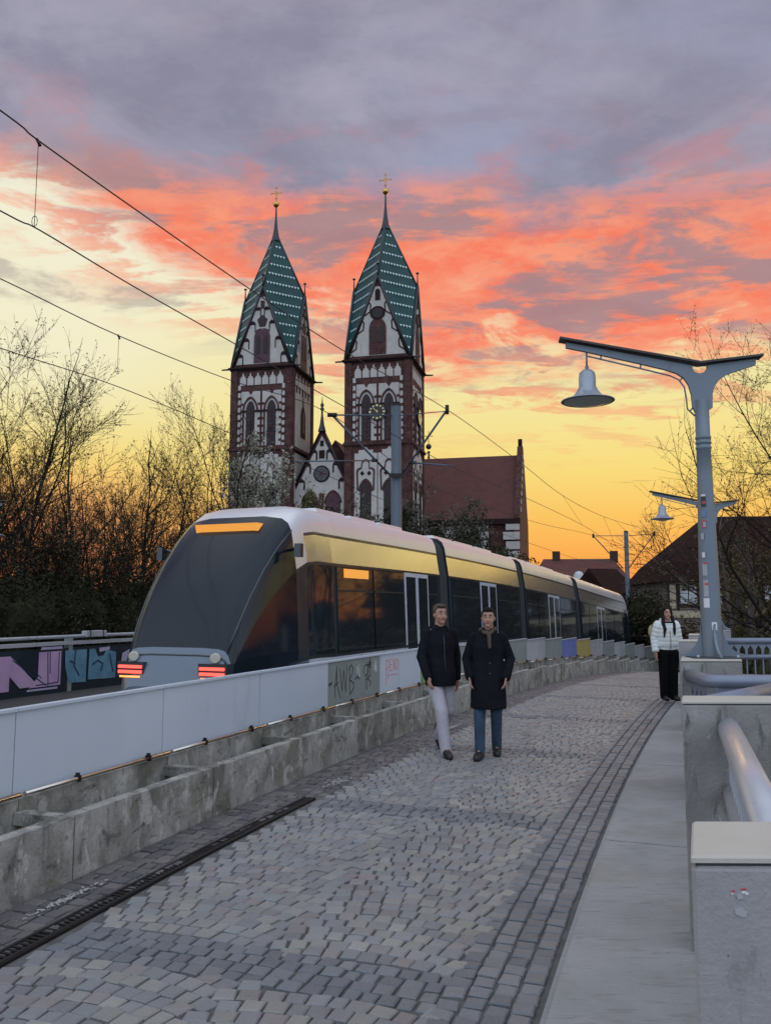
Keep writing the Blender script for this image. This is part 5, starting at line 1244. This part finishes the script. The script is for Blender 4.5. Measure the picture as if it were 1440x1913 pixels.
def tree(name, base, height, seed, label, group=None, bark='bark', leafm='bud', leafs=1.0, leafsize=.03, kids=(7, 6, 6, 5), stems=1, spread=.55, r0=.16, first=.25, lean=(0, 0), up=.12, twig_r=.006, tipleaf=3, droop=0.0):
    r = random.Random(seed); e = empty(name, base, 0, label, 'tree', group)
    wood, crown = MB(), MB()
    def grow(p, d, L, rad, lev):
        nseg = (6, 5, 4, 3, 2)[lev]; pts, rads = [p.copy()], [rad]
        q = p.copy(); dd = d.copy(); wob = (.10, .20, .26, .30, .3)[lev]
        for i in range(nseg):
            dd = (dd + perp(dd, r) * r.uniform(0, wob) + Vector((0, 0, up if lev < 4 else up * .5))).normalized()
            q = q + dd * (L / nseg); pts.append(q.copy()); rads.append(max(rad * (1 - (i + 1) / nseg * (.62 if lev < 3 else .75)), twig_r * .5))
        quick_tube(wood if lev < 3 else crown, pts, rads, bark, (7, 6, 4, 3, 3)[lev])
        if lev >= len(kids):
            for j in range(tipleaf):
                if r.random() < leafs: leaf(crown, pts[-1].lerp(pts[0], r.uniform(0, .9)) + Vector((r.gauss(0, leafsize), r.gauss(0, leafsize), r.gauss(0, leafsize))), leafsize * r.uniform(.6, 1.4), r, leafm)
            return
        n = kids[lev]; n = max(2, int(n * r.uniform(.8, 1.25)))
        for j in range(n):
            t = (first if lev == 0 else .18) + (1 - (first if lev == 0 else .18)) * (j + r.random()) / n
            i = min(int(t * nseg), nseg - 1); f = t * nseg - i; o = pts[i].lerp(pts[i + 1], f); ax = (pts[i + 1] - pts[i]).normalized()
            ang = r.uniform(.45, .95) * (1.25 if lev == 0 else 1.0) * spread / .55
            nd = (ax * cos(ang) + perp(ax, r) * sin(ang)).normalized()
            if nd.z < -.25: nd.z *= .3; nd.normalize()
            Lk = L * (.62 - .30 * t if lev == 0 else .60 - .2 * t) * r.uniform(.8, 1.2)
            grow(o, nd, Lk, max(rads[i] * .62 * r.uniform(.7, 1), twig_r), lev + 1)
        grow(q, dd, L * .34, rads[-1], min(lev + 2, len(kids)))
    for s_ in range(stems):
        a = 2 * pi * s_ / stems + r.uniform(-.5, .5); k = 0 if stems == 1 else r.uniform(.12, .42)
        d = Vector((cos(a) * k + lean[0], sin(a) * k + lean[1], 1)).normalized()
        grow(Vector((cos(a) * .12 * (stems > 1), sin(a) * .12 * (stems > 1), 0)), d, height * r.uniform(.62, .76) * (1 if stems == 1 else r.uniform(.75, 1.05)), r0 * (1 if stems == 1 else r.uniform(.55, .9)), 0)
    wood.build('trunk', e); crown.build('crown', e)
    return e
def at(u, Y, z=-6): p = P(u, 1100, Y); return (p.x, Y, z)
G1 = 'bare budding trees at the left'
KD = (8, 7, 6, 6)
tree('bare_tree', at(-45, 24), 16.2, 11, 'bare budding tree cut by the left edge of the photo', G1, stems=3, r0=.16, kids=KD, first=.45)
tree('bare_tree', at(80, 26), 14.8, 12, 'second bare tree from the left edge, stems fanning out above the hedge', G1, stems=3, r0=.16, kids=KD, first=.46)
tree('bare_tree', at(205, 25), 15.0, 23, 'tall bare tree in the left row whose crown touches the lower wires', G1, stems=3, r0=.17, kids=KD, first=.46)
tree('bare_tree', at(280, 29), 14.6, 14, 'bare tree of the left row, second from the left church tower', G1, stems=3, r0=.16, kids=KD, first=.46, lean=(.08, 0))
tree('bare_tree', at(345, 34), 12.6, 15, 'lowest bare tree of the left row, directly beside the left church tower', G1, stems=3, r0=.2, kids=(7, 6, 6, 5), first=.46, lean=(.10, 0), twig_r=.008)
tree('bare_tree', at(150, 36), 15.5, 16, 'bare tree standing behind the gap between the left trees', G1, stems=3, r0=.2, kids=(6, 5, 5, 4), first=.45, twig_r=.008)
# trees in front of the church
G2 = 'spring trees in front of the church'
specs = [(505, 74, 19.0, 'blossom', 'pale blossoming tree in front of the foot of the left church tower'), (600, 68, 16.3, 'leaf_olive', 'olive tree in front of the gable between the church towers'),
         (668, 72, 17.2, 'leaf_grey', 'grey green tree before the right church tower, left of the mast'), (800, 66, 17.4, 'leaf_grey', 'grey green tree right of the near mast, in front of the transept roof'),
         (860, 72, 15.6, 'leaf_olive', 'olive tree in front of the transept roof'), (722, 60, 15.0, 'leaf_dark', 'dark tree directly behind the near mast'), (915, 64, 12.0, 'leaf_dark', 'dark low tree in front of the transept gable')]
for i, (u, Y, h, lm, lab) in enumerate(specs):
    tree('spring_tree', at(u, Y), h + (2.2 if u < 700 else 0.2), 40 + i, lab, G2, leafm=lm, leafsize=.15, kids=(9, 6, 5, 4), stems=1, r0=.2, first=.3, spread=.55, twig_r=.018, tipleaf=6, leafs=1.0)
# right side
tree('bare_tree', at(1640, 24), 17.6, 61, 'tall bare budding tree at the right edge, twigs reaching towards the lamp post', stems=3, r0=.24, kids=(9, 8, 7, 5), first=.38, spread=.64)
tree('bare_tree', at(1500, 34), 12.0, 65, 'smaller bare tree behind the lamp posts, in front of the timbered house', stems=2, r0=.16, kids=(7, 6, 5, 4), first=.35, spread=.6, leafm='leaf_gold', leafsize=.05)
for i, (u, Y, h, lab) in enumerate([(1378, 36, 10.4, 'golden leafed tree between the lamp post and the pale bare trunk'), (1432, 33, 10.8, 'golden leafed tree at the right edge above the distant rail')]):
    tree('leafy_tree', at(u, Y), h, 71 + i, lab, 'golden leafed trees before the house', leafm='leaf_gold', leafsize=.085, kids=(8, 6, 5, 3), r0=.15, first=.3, spread=.6, twig_r=.012, tipleaf=9, bark='bark')
for i, (u, lab) in enumerate([(1386, 'pale slender trunk right of the lamp posts'), (1427, 'pale slender trunk nearest the right edge')]):
    tree('slender_tree', at(u, 30), 12.2 - i, 81 + i, lab, 'pale slender trunks', bark='bark_pale', leafm='leaf_olive', leafsize=.06, kids=(5, 4, 4), r0=.15, first=.62, spread=.5, tipleaf=5)

def shrub(name, blobs, label, cat, leafm, n, size, group=None, seed=1):
    """blobs: list of (centre, rx, ry, rz) in world coordinates"""
    r = random.Random(seed); c0 = blobs[0][0]; e = empty(name, (c0[0], c0[1], c0[2] - blobs[0][3]), 0, label, cat, group)
    core, lf = MB(), MB(); tot = sum(b[1] * b[2] + b[3] * (b[1] + b[2]) for b in blobs)
    for c, rx, ry, rz in blobs:
        c = Vector(c); rs = []
        for i in range(9):
            t = pi * i / 8; rs.append([c + Vector((rx * sin(t) * cos(p) * r.uniform(.55, .75), ry * sin(t) * sin(p) * r.uniform(.55, .75), -rz * cos(t) * r.uniform(.6, .72))) for p in [2 * pi * k / 14 for k in range(14)]])
        core.rings(rs, leafm, True, False, False, False)
        k = int(n * (rx * ry + rz * (rx + ry)) / tot)
        for _ in range(k):
            v = Vector((r.gauss(0, 1), r.gauss(0, 1), r.gauss(0, 1))).normalized(); q = r.uniform(.62, 1.12)
            leaf(lf, c + Vector((v.x * rx, v.y * ry, v.z * rz)) * q, size, r, leafm)
    core.build('inner_growth', e, True); lf.build('foliage', e, True); return e
r = random.Random(9)
for j in range(5):
    bl = []
    for i in range(9):
        s_ = 9.5 + j * 5.2 + i * .6; d_ = -11.2 - r.uniform(0, 1.4) + .0; y = C(s_, d_)
        zt = EYE + .040 * y.y + r.uniform(-.35, .12); rz = r.uniform(1.0, 1.5)
        bl.append(((y.x, y.y, zt - rz), r.uniform(.8, 1.3), r.uniform(.8, 1.2), rz)); bl.append(((y.x, y.y, zt - rz * 2.3), 1.2, 1.1, 1.6))
    shrub('hedge', bl, ('first and nearest', 'second', 'third', 'fourth', 'fifth and farthest')[j] + ' stretch from the left of the dark hedge behind the graffiti parapet', 'hedge', 'leaf_dark', 26000, .065, 'stretches of dark hedge behind the parapet', 100 + j)
for k, (u, v, Y, w, lm, lab) in enumerate([(1200, 1100, 44, 1.3, 'leaf_dark', 'dark round bush left of the timbered house, behind the woman'), (1215, 1140, 40, .7, 'leaf_dark', 'dark bush right behind the woman in the white jacket'), (1182, 1125, 50, 1.6, 'leaf_dark', 'dark bush behind the far mast'),
(1345, 1168, 34, 1.4, 'leaf_olive', 'olive bush between the two lamp posts and the pale trunk'), (1415, 1150, 36, 2.0, 'leaf_gold', 'golden bush under the right edge trees'), (1450, 1175, 30, 1.6, 'leaf_olive', 'olive bush just above the distant rail at the right edge'),
        (1262, 1172, 38, .9, 'leaf_dark', 'small black bush behind the woman on the right')]):
    p = P(u, v, Y); bl = [((p.x, Y, p.z - w), w, w, w), ((p.x + .3, Y, p.z - 2.6 * w), w * 1.3, w * 1.2, w * 1.3), ((p.x - .6, Y + .3, p.z - 1.5 * w), w * .8, w * .8, w * .9), ((p.x, Y, p.z - 4 * w), w * 1.3, w * 1.2, w * 1.6)]
    shrub('bush', bl, lab, 'bush', lm, 8000, .10, 'bushes beyond the bridge', 200 + k)
for k, (u, v, Y, w, lm, lab) in enumerate([(470, 960, 58, 3.2, 'leaf_dark', 'dark foliage clump above the near end of the tram roof'), (610, 955, 60, 3.6, 'leaf_dark', 'dark foliage clump in front of the church gable, just above the tram roof'), (790, 975, 62, 4.0, 'leaf_dark', 'dark foliage clump right of the near mast, just above the tram roof'), (880, 1010, 66, 3.2, 'leaf_dark', 'dark foliage clump in front of the transept wall')]):
    p = P(u, v, Y); bl = [((p.x, Y, p.z - w * .8), w, w, w * .8), ((p.x + w * .9, Y, p.z - 1.1 * w), w * .9, w, w * .8), ((p.x - w * .9, Y, p.z - 1.1 * w), w * .9, w, w * .8), ((p.x, Y, p.z - 2.6 * w), w * 1.9, w * 1.2, w * 1.5)]
    shrub('tree_clump', bl, lab, 'tree', lm, 11000, .17, 'dense foliage clumps before the church', 300 + k)
# ------------------------------------------------------------------ people
def remesh(mb, name, parent, voxel=.009, it=4):
    me = bpy.data.meshes.new('tmp'); me.from_pydata(mb.v, [], mb.f); o = bpy.data.objects.new('tmp', me); COL.objects.link(o)
    bm = bmesh.new(); bm.from_mesh(me); bmesh.ops.recalc_face_normals(bm, faces=bm.faces); bm.to_mesh(me); bm.free()
    md = o.modifiers.new('r', 'REMESH'); md.mode = 'VOXEL'; md.voxel_size = voxel; md.use_smooth_shade = True
    sm = o.modifiers.new('s', 'SMOOTH'); sm.iterations = it; sm.factor = .5
    dg = bpy.context.evaluated_depsgraph_get(); nm = bpy.data.meshes.new_from_object(o.evaluated_get(dg))
    bpy.data.objects.remove(o); nm.materials.clear(); nm.materials.append(MATS[mb.mats[0]])
    nm.polygons.foreach_set('material_index', [0] * len(nm.polygons)); nm.polygons.foreach_set('use_smooth', [True] * len(nm.polygons)); nm.name = name
    ob = bpy.data.objects.new(name, nm); COL.objects.link(ob); ob.parent = parent; return ob
def ell(mb, c, rx, ry, rz, m, n=14, k=10):
    c = Vector(c); mb.rings([[c + Vector((rx * sin(pi * i / k) * cos(2 * pi * j / n), ry * sin(pi * i / k) * sin(2 * pi * j / n), -rz * cos(pi * i / k))) for j in range(n)] for i in range(1, k)], m, True, True, True, True)
def limb(mb, pts, rads, m):
    pts = [Vector(p) for p in pts]; mb.tube(pts, list(rads), m, 12)
    for p, r_ in zip(pts, rads): ell(mb, p, r_, r_, r_, m, 12, 8)
def loft(mb, rows, m, n=20):
    mb.rings([[Vector((cx + rx * cos(2 * pi * j / n), cy + ry * sin(2 * pi * j / n), z)) for j in range(n)] for cx, cy, z, rx, ry in rows], m, True, True, True, True)
def hand(mb, w, d, side, m, curl=.5):
    """w wrist, d direction of the forearm, side +1/-1: thumb forward (-y)"""
    w = Vector(w); d = Vector(d).normalized(); f = Vector((0, -1, 0)); f = (f - d * f.dot(d)).normalized(); s_ = d.cross(f)
    pc = w + d * .045; 
    for q in (-.024, -.008, .008, .024): limb(mb, [w + f * q * .6, w + d * .085 + f * q], [.014, .012], m)
    inn = s_ * (-side * .0)
    for i, (q, L_) in enumerate(((-.028, .056), (-.010, .068), (.010, .074), (.028, .066))):
        a = w + d * .088 + f * q; b = a + (d * cos(curl * .6) + Vector((-side * .4, 0, 0)) * sin(curl)).normalized() * L_ * .55; c = b + (d * cos(curl * 1.4) + Vector((-side, 0, 0)) * sin(curl * 1.3)).normalized() * L_ * .5
        limb(mb, [a, b, c], [.0092, .0085, .0072], m)
    a = w + d * .02 + f * .022; b = a + (f * .8 + d * .6).normalized() * .038; c = b + (d * .9 + f * .25).normalized() * .03; limb(mb, [a, b, c], [.012, .010, .008], m)
def head(mb, c, m, s=1.0):
    c = Vector(c)
    ell(mb, c + Vector((0, .012, .02)) * s, .076 * s, .094 * s, .098 * s, m, 18, 14)
    ell(mb, c + Vector((0, -.018, -.035)) * s, .060 * s, .070 * s, .078 * s, m, 16, 12)
    ell(mb, c + Vector((0, -.062, -.090)) * s, .028 * s, .024 * s, .022 * s, m, 10, 8)
    limb(mb, [c + Vector((0, -.084, .012)) * s, c + Vector((0, -.103, -.026)) * s], [.009 * s, .014 * s], m)
    for q in (-1, 1):
        ell(mb, c + Vector((q * .076, .008, -.005)) * s, .010 * s, .02 * s, .032 * s, m, 8, 6); ell(mb, c + Vector((q * .04, -.062, -.03)) * s, .022 * s, .018 * s, .022 * s, m, 8, 6)
        ell(mb, c + Vector((q * .030, -.078, .034)) * s, .024 * s, .012 * s, .008 * s, m, 8, 6)
    limb(mb, [c + Vector((0, .02, -.07)) * s, c + Vector((0, .028, -.17)) * s], [.055 * s, .058 * s], m)
def face_parts(e, c, s, brow):
    c = Vector(c)
    for q in (-1, 1):
        m = MB(); ell(m, c + Vector((q * .031, -.080, .012)) * s, .0115 * s, .008 * s, .0055 * s, 'eye_white', 10, 8); ey = m.build('eye', e)
        m = MB(); ell(m, c + Vector((q * .031, -.0865, .012)) * s, .006 * s, .003 * s, .0065 * s, 'hair_dark', 8, 6); m.build('iris', ey)
        m = MB(); m.tube([c + Vector((q * .014, -.093, .036)) * s, c + Vector((q * .034, -.092, .042)) * s, c + Vector((q * .052, -.080, .036)) * s], [.004 * s, .005 * s, .003 * s], brow, 6); m.build('eyebrow', e)
    m = MB(); m.tube([c + Vector((-.024, -.080, -.056)) * s, c + Vector((0, -.0895, -.054)) * s, c + Vector((.024, -.080, -.056)) * s], [.003, .0075, .003], 'lips', 6); m.build('mouth', e)
def legs(mb, J, m, r=(.095, .062, .045), drop=0.0):
    for s_ in ('l', 'r'): limb(mb, [J['hip' + s_], J['knee' + s_], Vector(J['ank' + s_]) - Vector((0, 0, drop))], r, m)
def shoe(e, ank, toe, m='shoe', sc=1.0):
    a, t = Vector(ank), Vector(toe); mb = MB(); d = (t - a); d.z = 0; d.normalize(); h = a.z - .075
    limb(mb, [a + Vector((0, 0, -.0)), Vector((a.x, a.y, h + .045))], [.054, .052], m); limb(mb, [a + Vector((0, 0, .06)), a], [.047, .05], m); limb(mb, [Vector((a.x, a.y, h + .04)) - d * .035, Vector((t.x, t.y, t.z + .032)) - d * .05, Vector((t.x, t.y, t.z + .026))], [.048, .054, .042], m)
    return remesh(mb, 'shoe', e, .009, 3)
def person(loc, yaw, sc, label, J, build_clothes, hair, brow, turn=0):
    e = empty('person', loc, yaw, label, 'person'); e.scale = (sc, sc, sc)
    m = MB(); K = 'skin'
    loft(m, [(0, 0, .86, .15, .10), (0, 0, .98, .155, .10), (0, .0, 1.12, .13, .09), (0, 0, 1.28, .16, .105), (0, 0, 1.40, .175, .095), (0, .01, 1.455, .11, .07)], K)
    head(m, J['head'], K); limb(m, [Vector(J['head']) + Vector((0, .026, -.12)), (0, .01, 1.42)], [.055, .06], K)
    for s_, q in (('l', -1), ('r', 1)):
        limb(m, [J['sh' + s_], J['el' + s_], J['wr' + s_]], [.052, .041, .026], K); hand(m, J['wr' + s_], Vector(J['wr' + s_]) - Vector(J['el' + s_]), q, K)
        limb(m, [J['ank' + s_], Vector(J['toe' + s_]).lerp(Vector(J['ank' + s_]), .45) + Vector((0, 0, .02))], [.030, .020], K)
    legs(m, J, K, (.085, .055, .036)); remesh(m, 'body', e, .0075, 3)
    face_parts(e, J['head'], 1.0, brow); build_clothes(e, J); hair(e, Vector(J['head'])); 
    for s_ in 'lr': shoe(e, J['ank' + s_], J['toe' + s_])
    return e
def sleeves(mb, J, m, r=(.075, .062, .048), puff=False):
    for s_ in 'lr':
        a, b, c = Vector(J['sh' + s_]), Vector(J['el' + s_]), Vector(J['wr' + s_]); c = b.lerp(c, .96)
        if not puff: limb(mb, [a, b, c], r, m)
        else:
            pts, rr = [], []
            for i in range(22):
                t = i / 21; p = a.lerp(b, t * 2) if t < .5 else b.lerp(c, t * 2 - 1); pts.append(p); rr.append((r[0] * (1 - t) + r[2] * t) * (1 + .13 * abs(sin(t * pi * 7))))
            mb.tube(pts, rr, m, 14); ell(mb, a, r[0], r[0], r[0], m)
def short_hair(mname):
    def f(e, c):
        m = MB(); ell(m, c + Vector((0, .030, .048)), .084, .092, .086, mname, 18, 12); ell(m, c + Vector((0, -.052, .100)), .058, .034, .028, mname, 12, 8); ell(m, c + Vector((0, .07, -.02)), .066, .042, .07, mname, 12, 8)
        for q in (-1, 1): ell(m, c + Vector((q * .070, .012, .03)), .014, .036, .035, mname, 8, 6)
        remesh(m, 'hair', e, .007, 2)
    return f
def long_hair(e, c):
    K = 'hair_dark'; m = MB(); ell(m, c + Vector((0, .028, .040)), .092, .098, .096, K, 18, 12); ell(m, c + Vector((0, .06, -.12)), .085, .05, .16, K, 14, 10)
    for q in (-1, 1):
        limb(m, [c + Vector((q * .045, -.035, .105)), c + Vector((q * .084, -.022, .04)), c + Vector((q * .092, -.03, -.06)), c + Vector((q * .098, -.075, -.18)), c + Vector((q * .092, -.125, -.30)), c + Vector((q * (.085 if q > 0 else .125), -.150, -.44 if q < 0 else -.40))], [.018, .024, .030, .036, .032, .014], K)
    remesh(m, 'hair', e, .008, 2)

# woman in the white puffer jacket
J = dict(head=(0, -.01, 1.615), shl=(-.165, .0, 1.40), shr=(.165, 0, 1.40), ell=(-.235, .03, 1.13), elr=(.235, .03, 1.13), wrl=(-.255, -.05, .88), wrr=(.245, -.06, .90),
         hipl=(-.085, 0, .90), hipr=(.085, 0, .90), kneel=(-.085, -.01, .50), kneer=(.085, -.01, .50), ankl=(-.075, .02, .09), ankr=(.085, .0, .09), toel=(-.095, -.13, .0), toer=(.11, -.15, .0))
def woman_clothes(e, J):
    m = MB(); rows = []
    for i in range(30):
        t = i / 29; z = .93 + .50 * t; w = .205 - .02 * abs(t - .6) if t < .85 else .19 - (t - .85) * .5; b = 1 + .055 * abs(sin(t * pi * 6.5)) if t > .12 else .93
        rows.append((0, .0, z, w * b, .135 * b))
    loft(m, rows, 'puffer', 28); sleeves(m, J, 'puffer', (.088, .075, .058), True)
    for q in (-1, 1): limb(m, [(q * .045, -.095, 1.30), (q * .085, -.07, 1.42), (q * .09, .02, 1.49), (0, .09, 1.49)], [.025, .036, .042, .05], 'puffer')
    remesh(m, 'puffer_jacket', e, .009, 2)
    m = MB(); m.tube([(0, -.145, .95), (.004, -.152, 1.12), (0, -.145, 1.30)], .006, 'bag_strap', 6); m.build('zip', e)
    m = MB(); m.prism([(-.035, 1.28), (.035, 1.28), (.07, 1.46), (-.07, 1.46)], lambda x, z, dp: Vector((x, -.115 - dp + (z - 1.28) * .25, z)), -.02, .025, 'coat_black'); m.build('top', e)
    m = MB(); loft(m, [(0, 0, .84, .165, .115), (0, 0, .98, .165, .115)], 'trousers_black')
    for s_ in 'lr':
        h, k, a = Vector(J['hip' + s_]), Vector(J['knee' + s_]), Vector(J['ank' + s_]); limb(m, [h, k, a + Vector((0, 0, -.02))], [.108, .098, .086], 'trousers_black')
    remesh(m, 'wide_trousers', e, .01, 3)
w_ = P(1250, 1306, 15.7)
wm_ = person((w_.x, 15.7, C(s_of_y(15), 0).z + .05), .10, .985, 'woman with long dark hair, white puffer jacket and wide black trousers, standing on the kerb', J, woman_clothes, long_hair, 'hair_dark')
bag = empty('shoulder_bag', (w_.x - .215, 15.80, 1.20), .1, 'beige shoulder bag hanging behind the shoulder of the woman in the white jacket', 'bag')
m = MB(); ell(m, (0, .02, .10), .095, .07, .14, 'bag_beige', 16, 12); bb = remesh(m, 'bag_body', bag, .008, 2); m = MB(); m.tube([(-.05, .0, .2), (.02, -.06, .30), (.07, .03, .27), (.02, .06, .18)], .010, 'bag_strap', 8); m.build('strap', bag)

# walker in pale trousers
J = dict(head=(0.0, -.03, 1.625), shl=(-.165, .0, 1.395), shr=(.165, 0, 1.395), ell=(-.245, -.02, 1.13), elr=(.25, .06, 1.13), wrl=(-.235, -.17, .90), wrr=(.25, .04, .86),
         hipl=(-.09, 0, .91), hipr=(.09, 0, .91), kneel=(-.07, -.19, .51), kneer=(.10, -.04, .50), ankl=(-.05, -.26, .105), ankr=(.12, .30, .20), toel=(-.08, -.42, .0), toer=(.14, .17, .0))
def walker1(e, J):
    m = MB(); loft(m, [(0, -.03, .79, .185, .17), (0, -.02, .95, .19, .155), (0, 0, 1.12, .18, .135), (0, 0, 1.28, .195, .135), (0, 0, 1.37, .185, .12), (0, .0, 1.43, .13, .095), (0, .01, 1.49, .075, .07)], 'coat_black', 26); sleeves(m, J, 'coat_black', (.066, .062, .05))
    limb(m, [(-.06, -.05, 1.46), (0, .06, 1.50), (.06, -.05, 1.46)], [.035, .045, .035], 'coat_black'); ell(m, (0, .11, 1.44), .10, .06, .08, 'coat_black'); remesh(m, 'jacket', e, .009, 4)
    m = MB(); m.tube([(0, -.185, .84), (0, -.142, 1.12), (0, -.138, 1.28), (0, -.118, 1.38)], .004, 'railing_dark', 6); m.build('zip', e)
    m = MB(); loft(m, [(0, 0, .82, .155, .11), (0, 0, .96, .155, .11)], 'trousers_pale'); legs(m, J, 'trousers_pale', (.10, .078, .068), .055); remesh(m, 'trousers', e, .009, 4)
p = P(822, 1404, 10.4)
person((p.x, 10.4, 0), .38, 1.035, 'walker on the cobbles in a black jacket and pale trousers', J, walker1, short_hair('hair_brown'), 'hair_brown')
J = dict(head=(0.01, -.02, 1.625), shl=(-.165, .0, 1.395), shr=(.165, 0, 1.395), ell=(-.255, .03, 1.14), elr=(.26, .03, 1.14), wrl=(-.215, -.10, .93), wrr=(.215, -.10, .93),
         hipl=(-.09, 0, .91), hipr=(.09, 0, .91), kneel=(-.10, -.12, .50), kneer=(.09, -.02, .50), ankl=(-.10, -.14, .10), ankr=(.08, .16, .13), toel=(-.13, -.30, .0), toer=(.09, .02, .0))
def walker2(e, J):
    m = MB(); loft(m, [(0, -.04, .57, .215, .20), (0, -.035, .75, .21, .18), (0, -.01, .95, .195, .15), (0, 0, 1.12, .18, .135), (0, 0, 1.28, .195, .135), (0, 0, 1.37, .18, .12), (0, .0, 1.43, .13, .095), (0, .01, 1.49, .08, .07)], 'coat_black', 26); sleeves(m, J, 'coat_black', (.066, .064, .054))
    limb(m, [(-.06, -.05, 1.46), (0, .06, 1.50), (.06, -.05, 1.46)], [.04, .05, .04], 'coat_black'); remesh(m, 'long_coat', e, .009, 4)
    m = MB(); limb(m, [(-.07, -.03, 1.47), (-.03, -.10, 1.45), (.05, -.09, 1.46), (.08, .0, 1.49), (0, .07, 1.51), (-.08, .0, 1.48)], [.032] * 6, 'hair_brown'); limb(m, [(.02, -.12, 1.44), (.03, -.150, 1.28)], [.03, .022], 'hair_brown'); remesh(m, 'scarf', e, .008, 2)
    for z in (.86, .98, 1.10):
        m = MB(); ell(m, (.03, -.16 + (1.1 - z) * -.06, z), .011, .006, .011, 'railing_dark', 8, 6); m.build('button', e)
    m = MB(); loft(m, [(0, 0, .82, .15, .11), (0, 0, .96, .15, .11)], 'jeans'); legs(m, J, 'jeans', (.09, .070, .060), .055); remesh(m, 'jeans', e, .009, 4)
p = P(914, 1412, 10.15)
person((p.x, 10.15, 0), -.18, 1.01, 'walker on the cobbles in a long black coat and blue jeans', J, walker2, short_hair('hair_dark'), 'hair_dark')
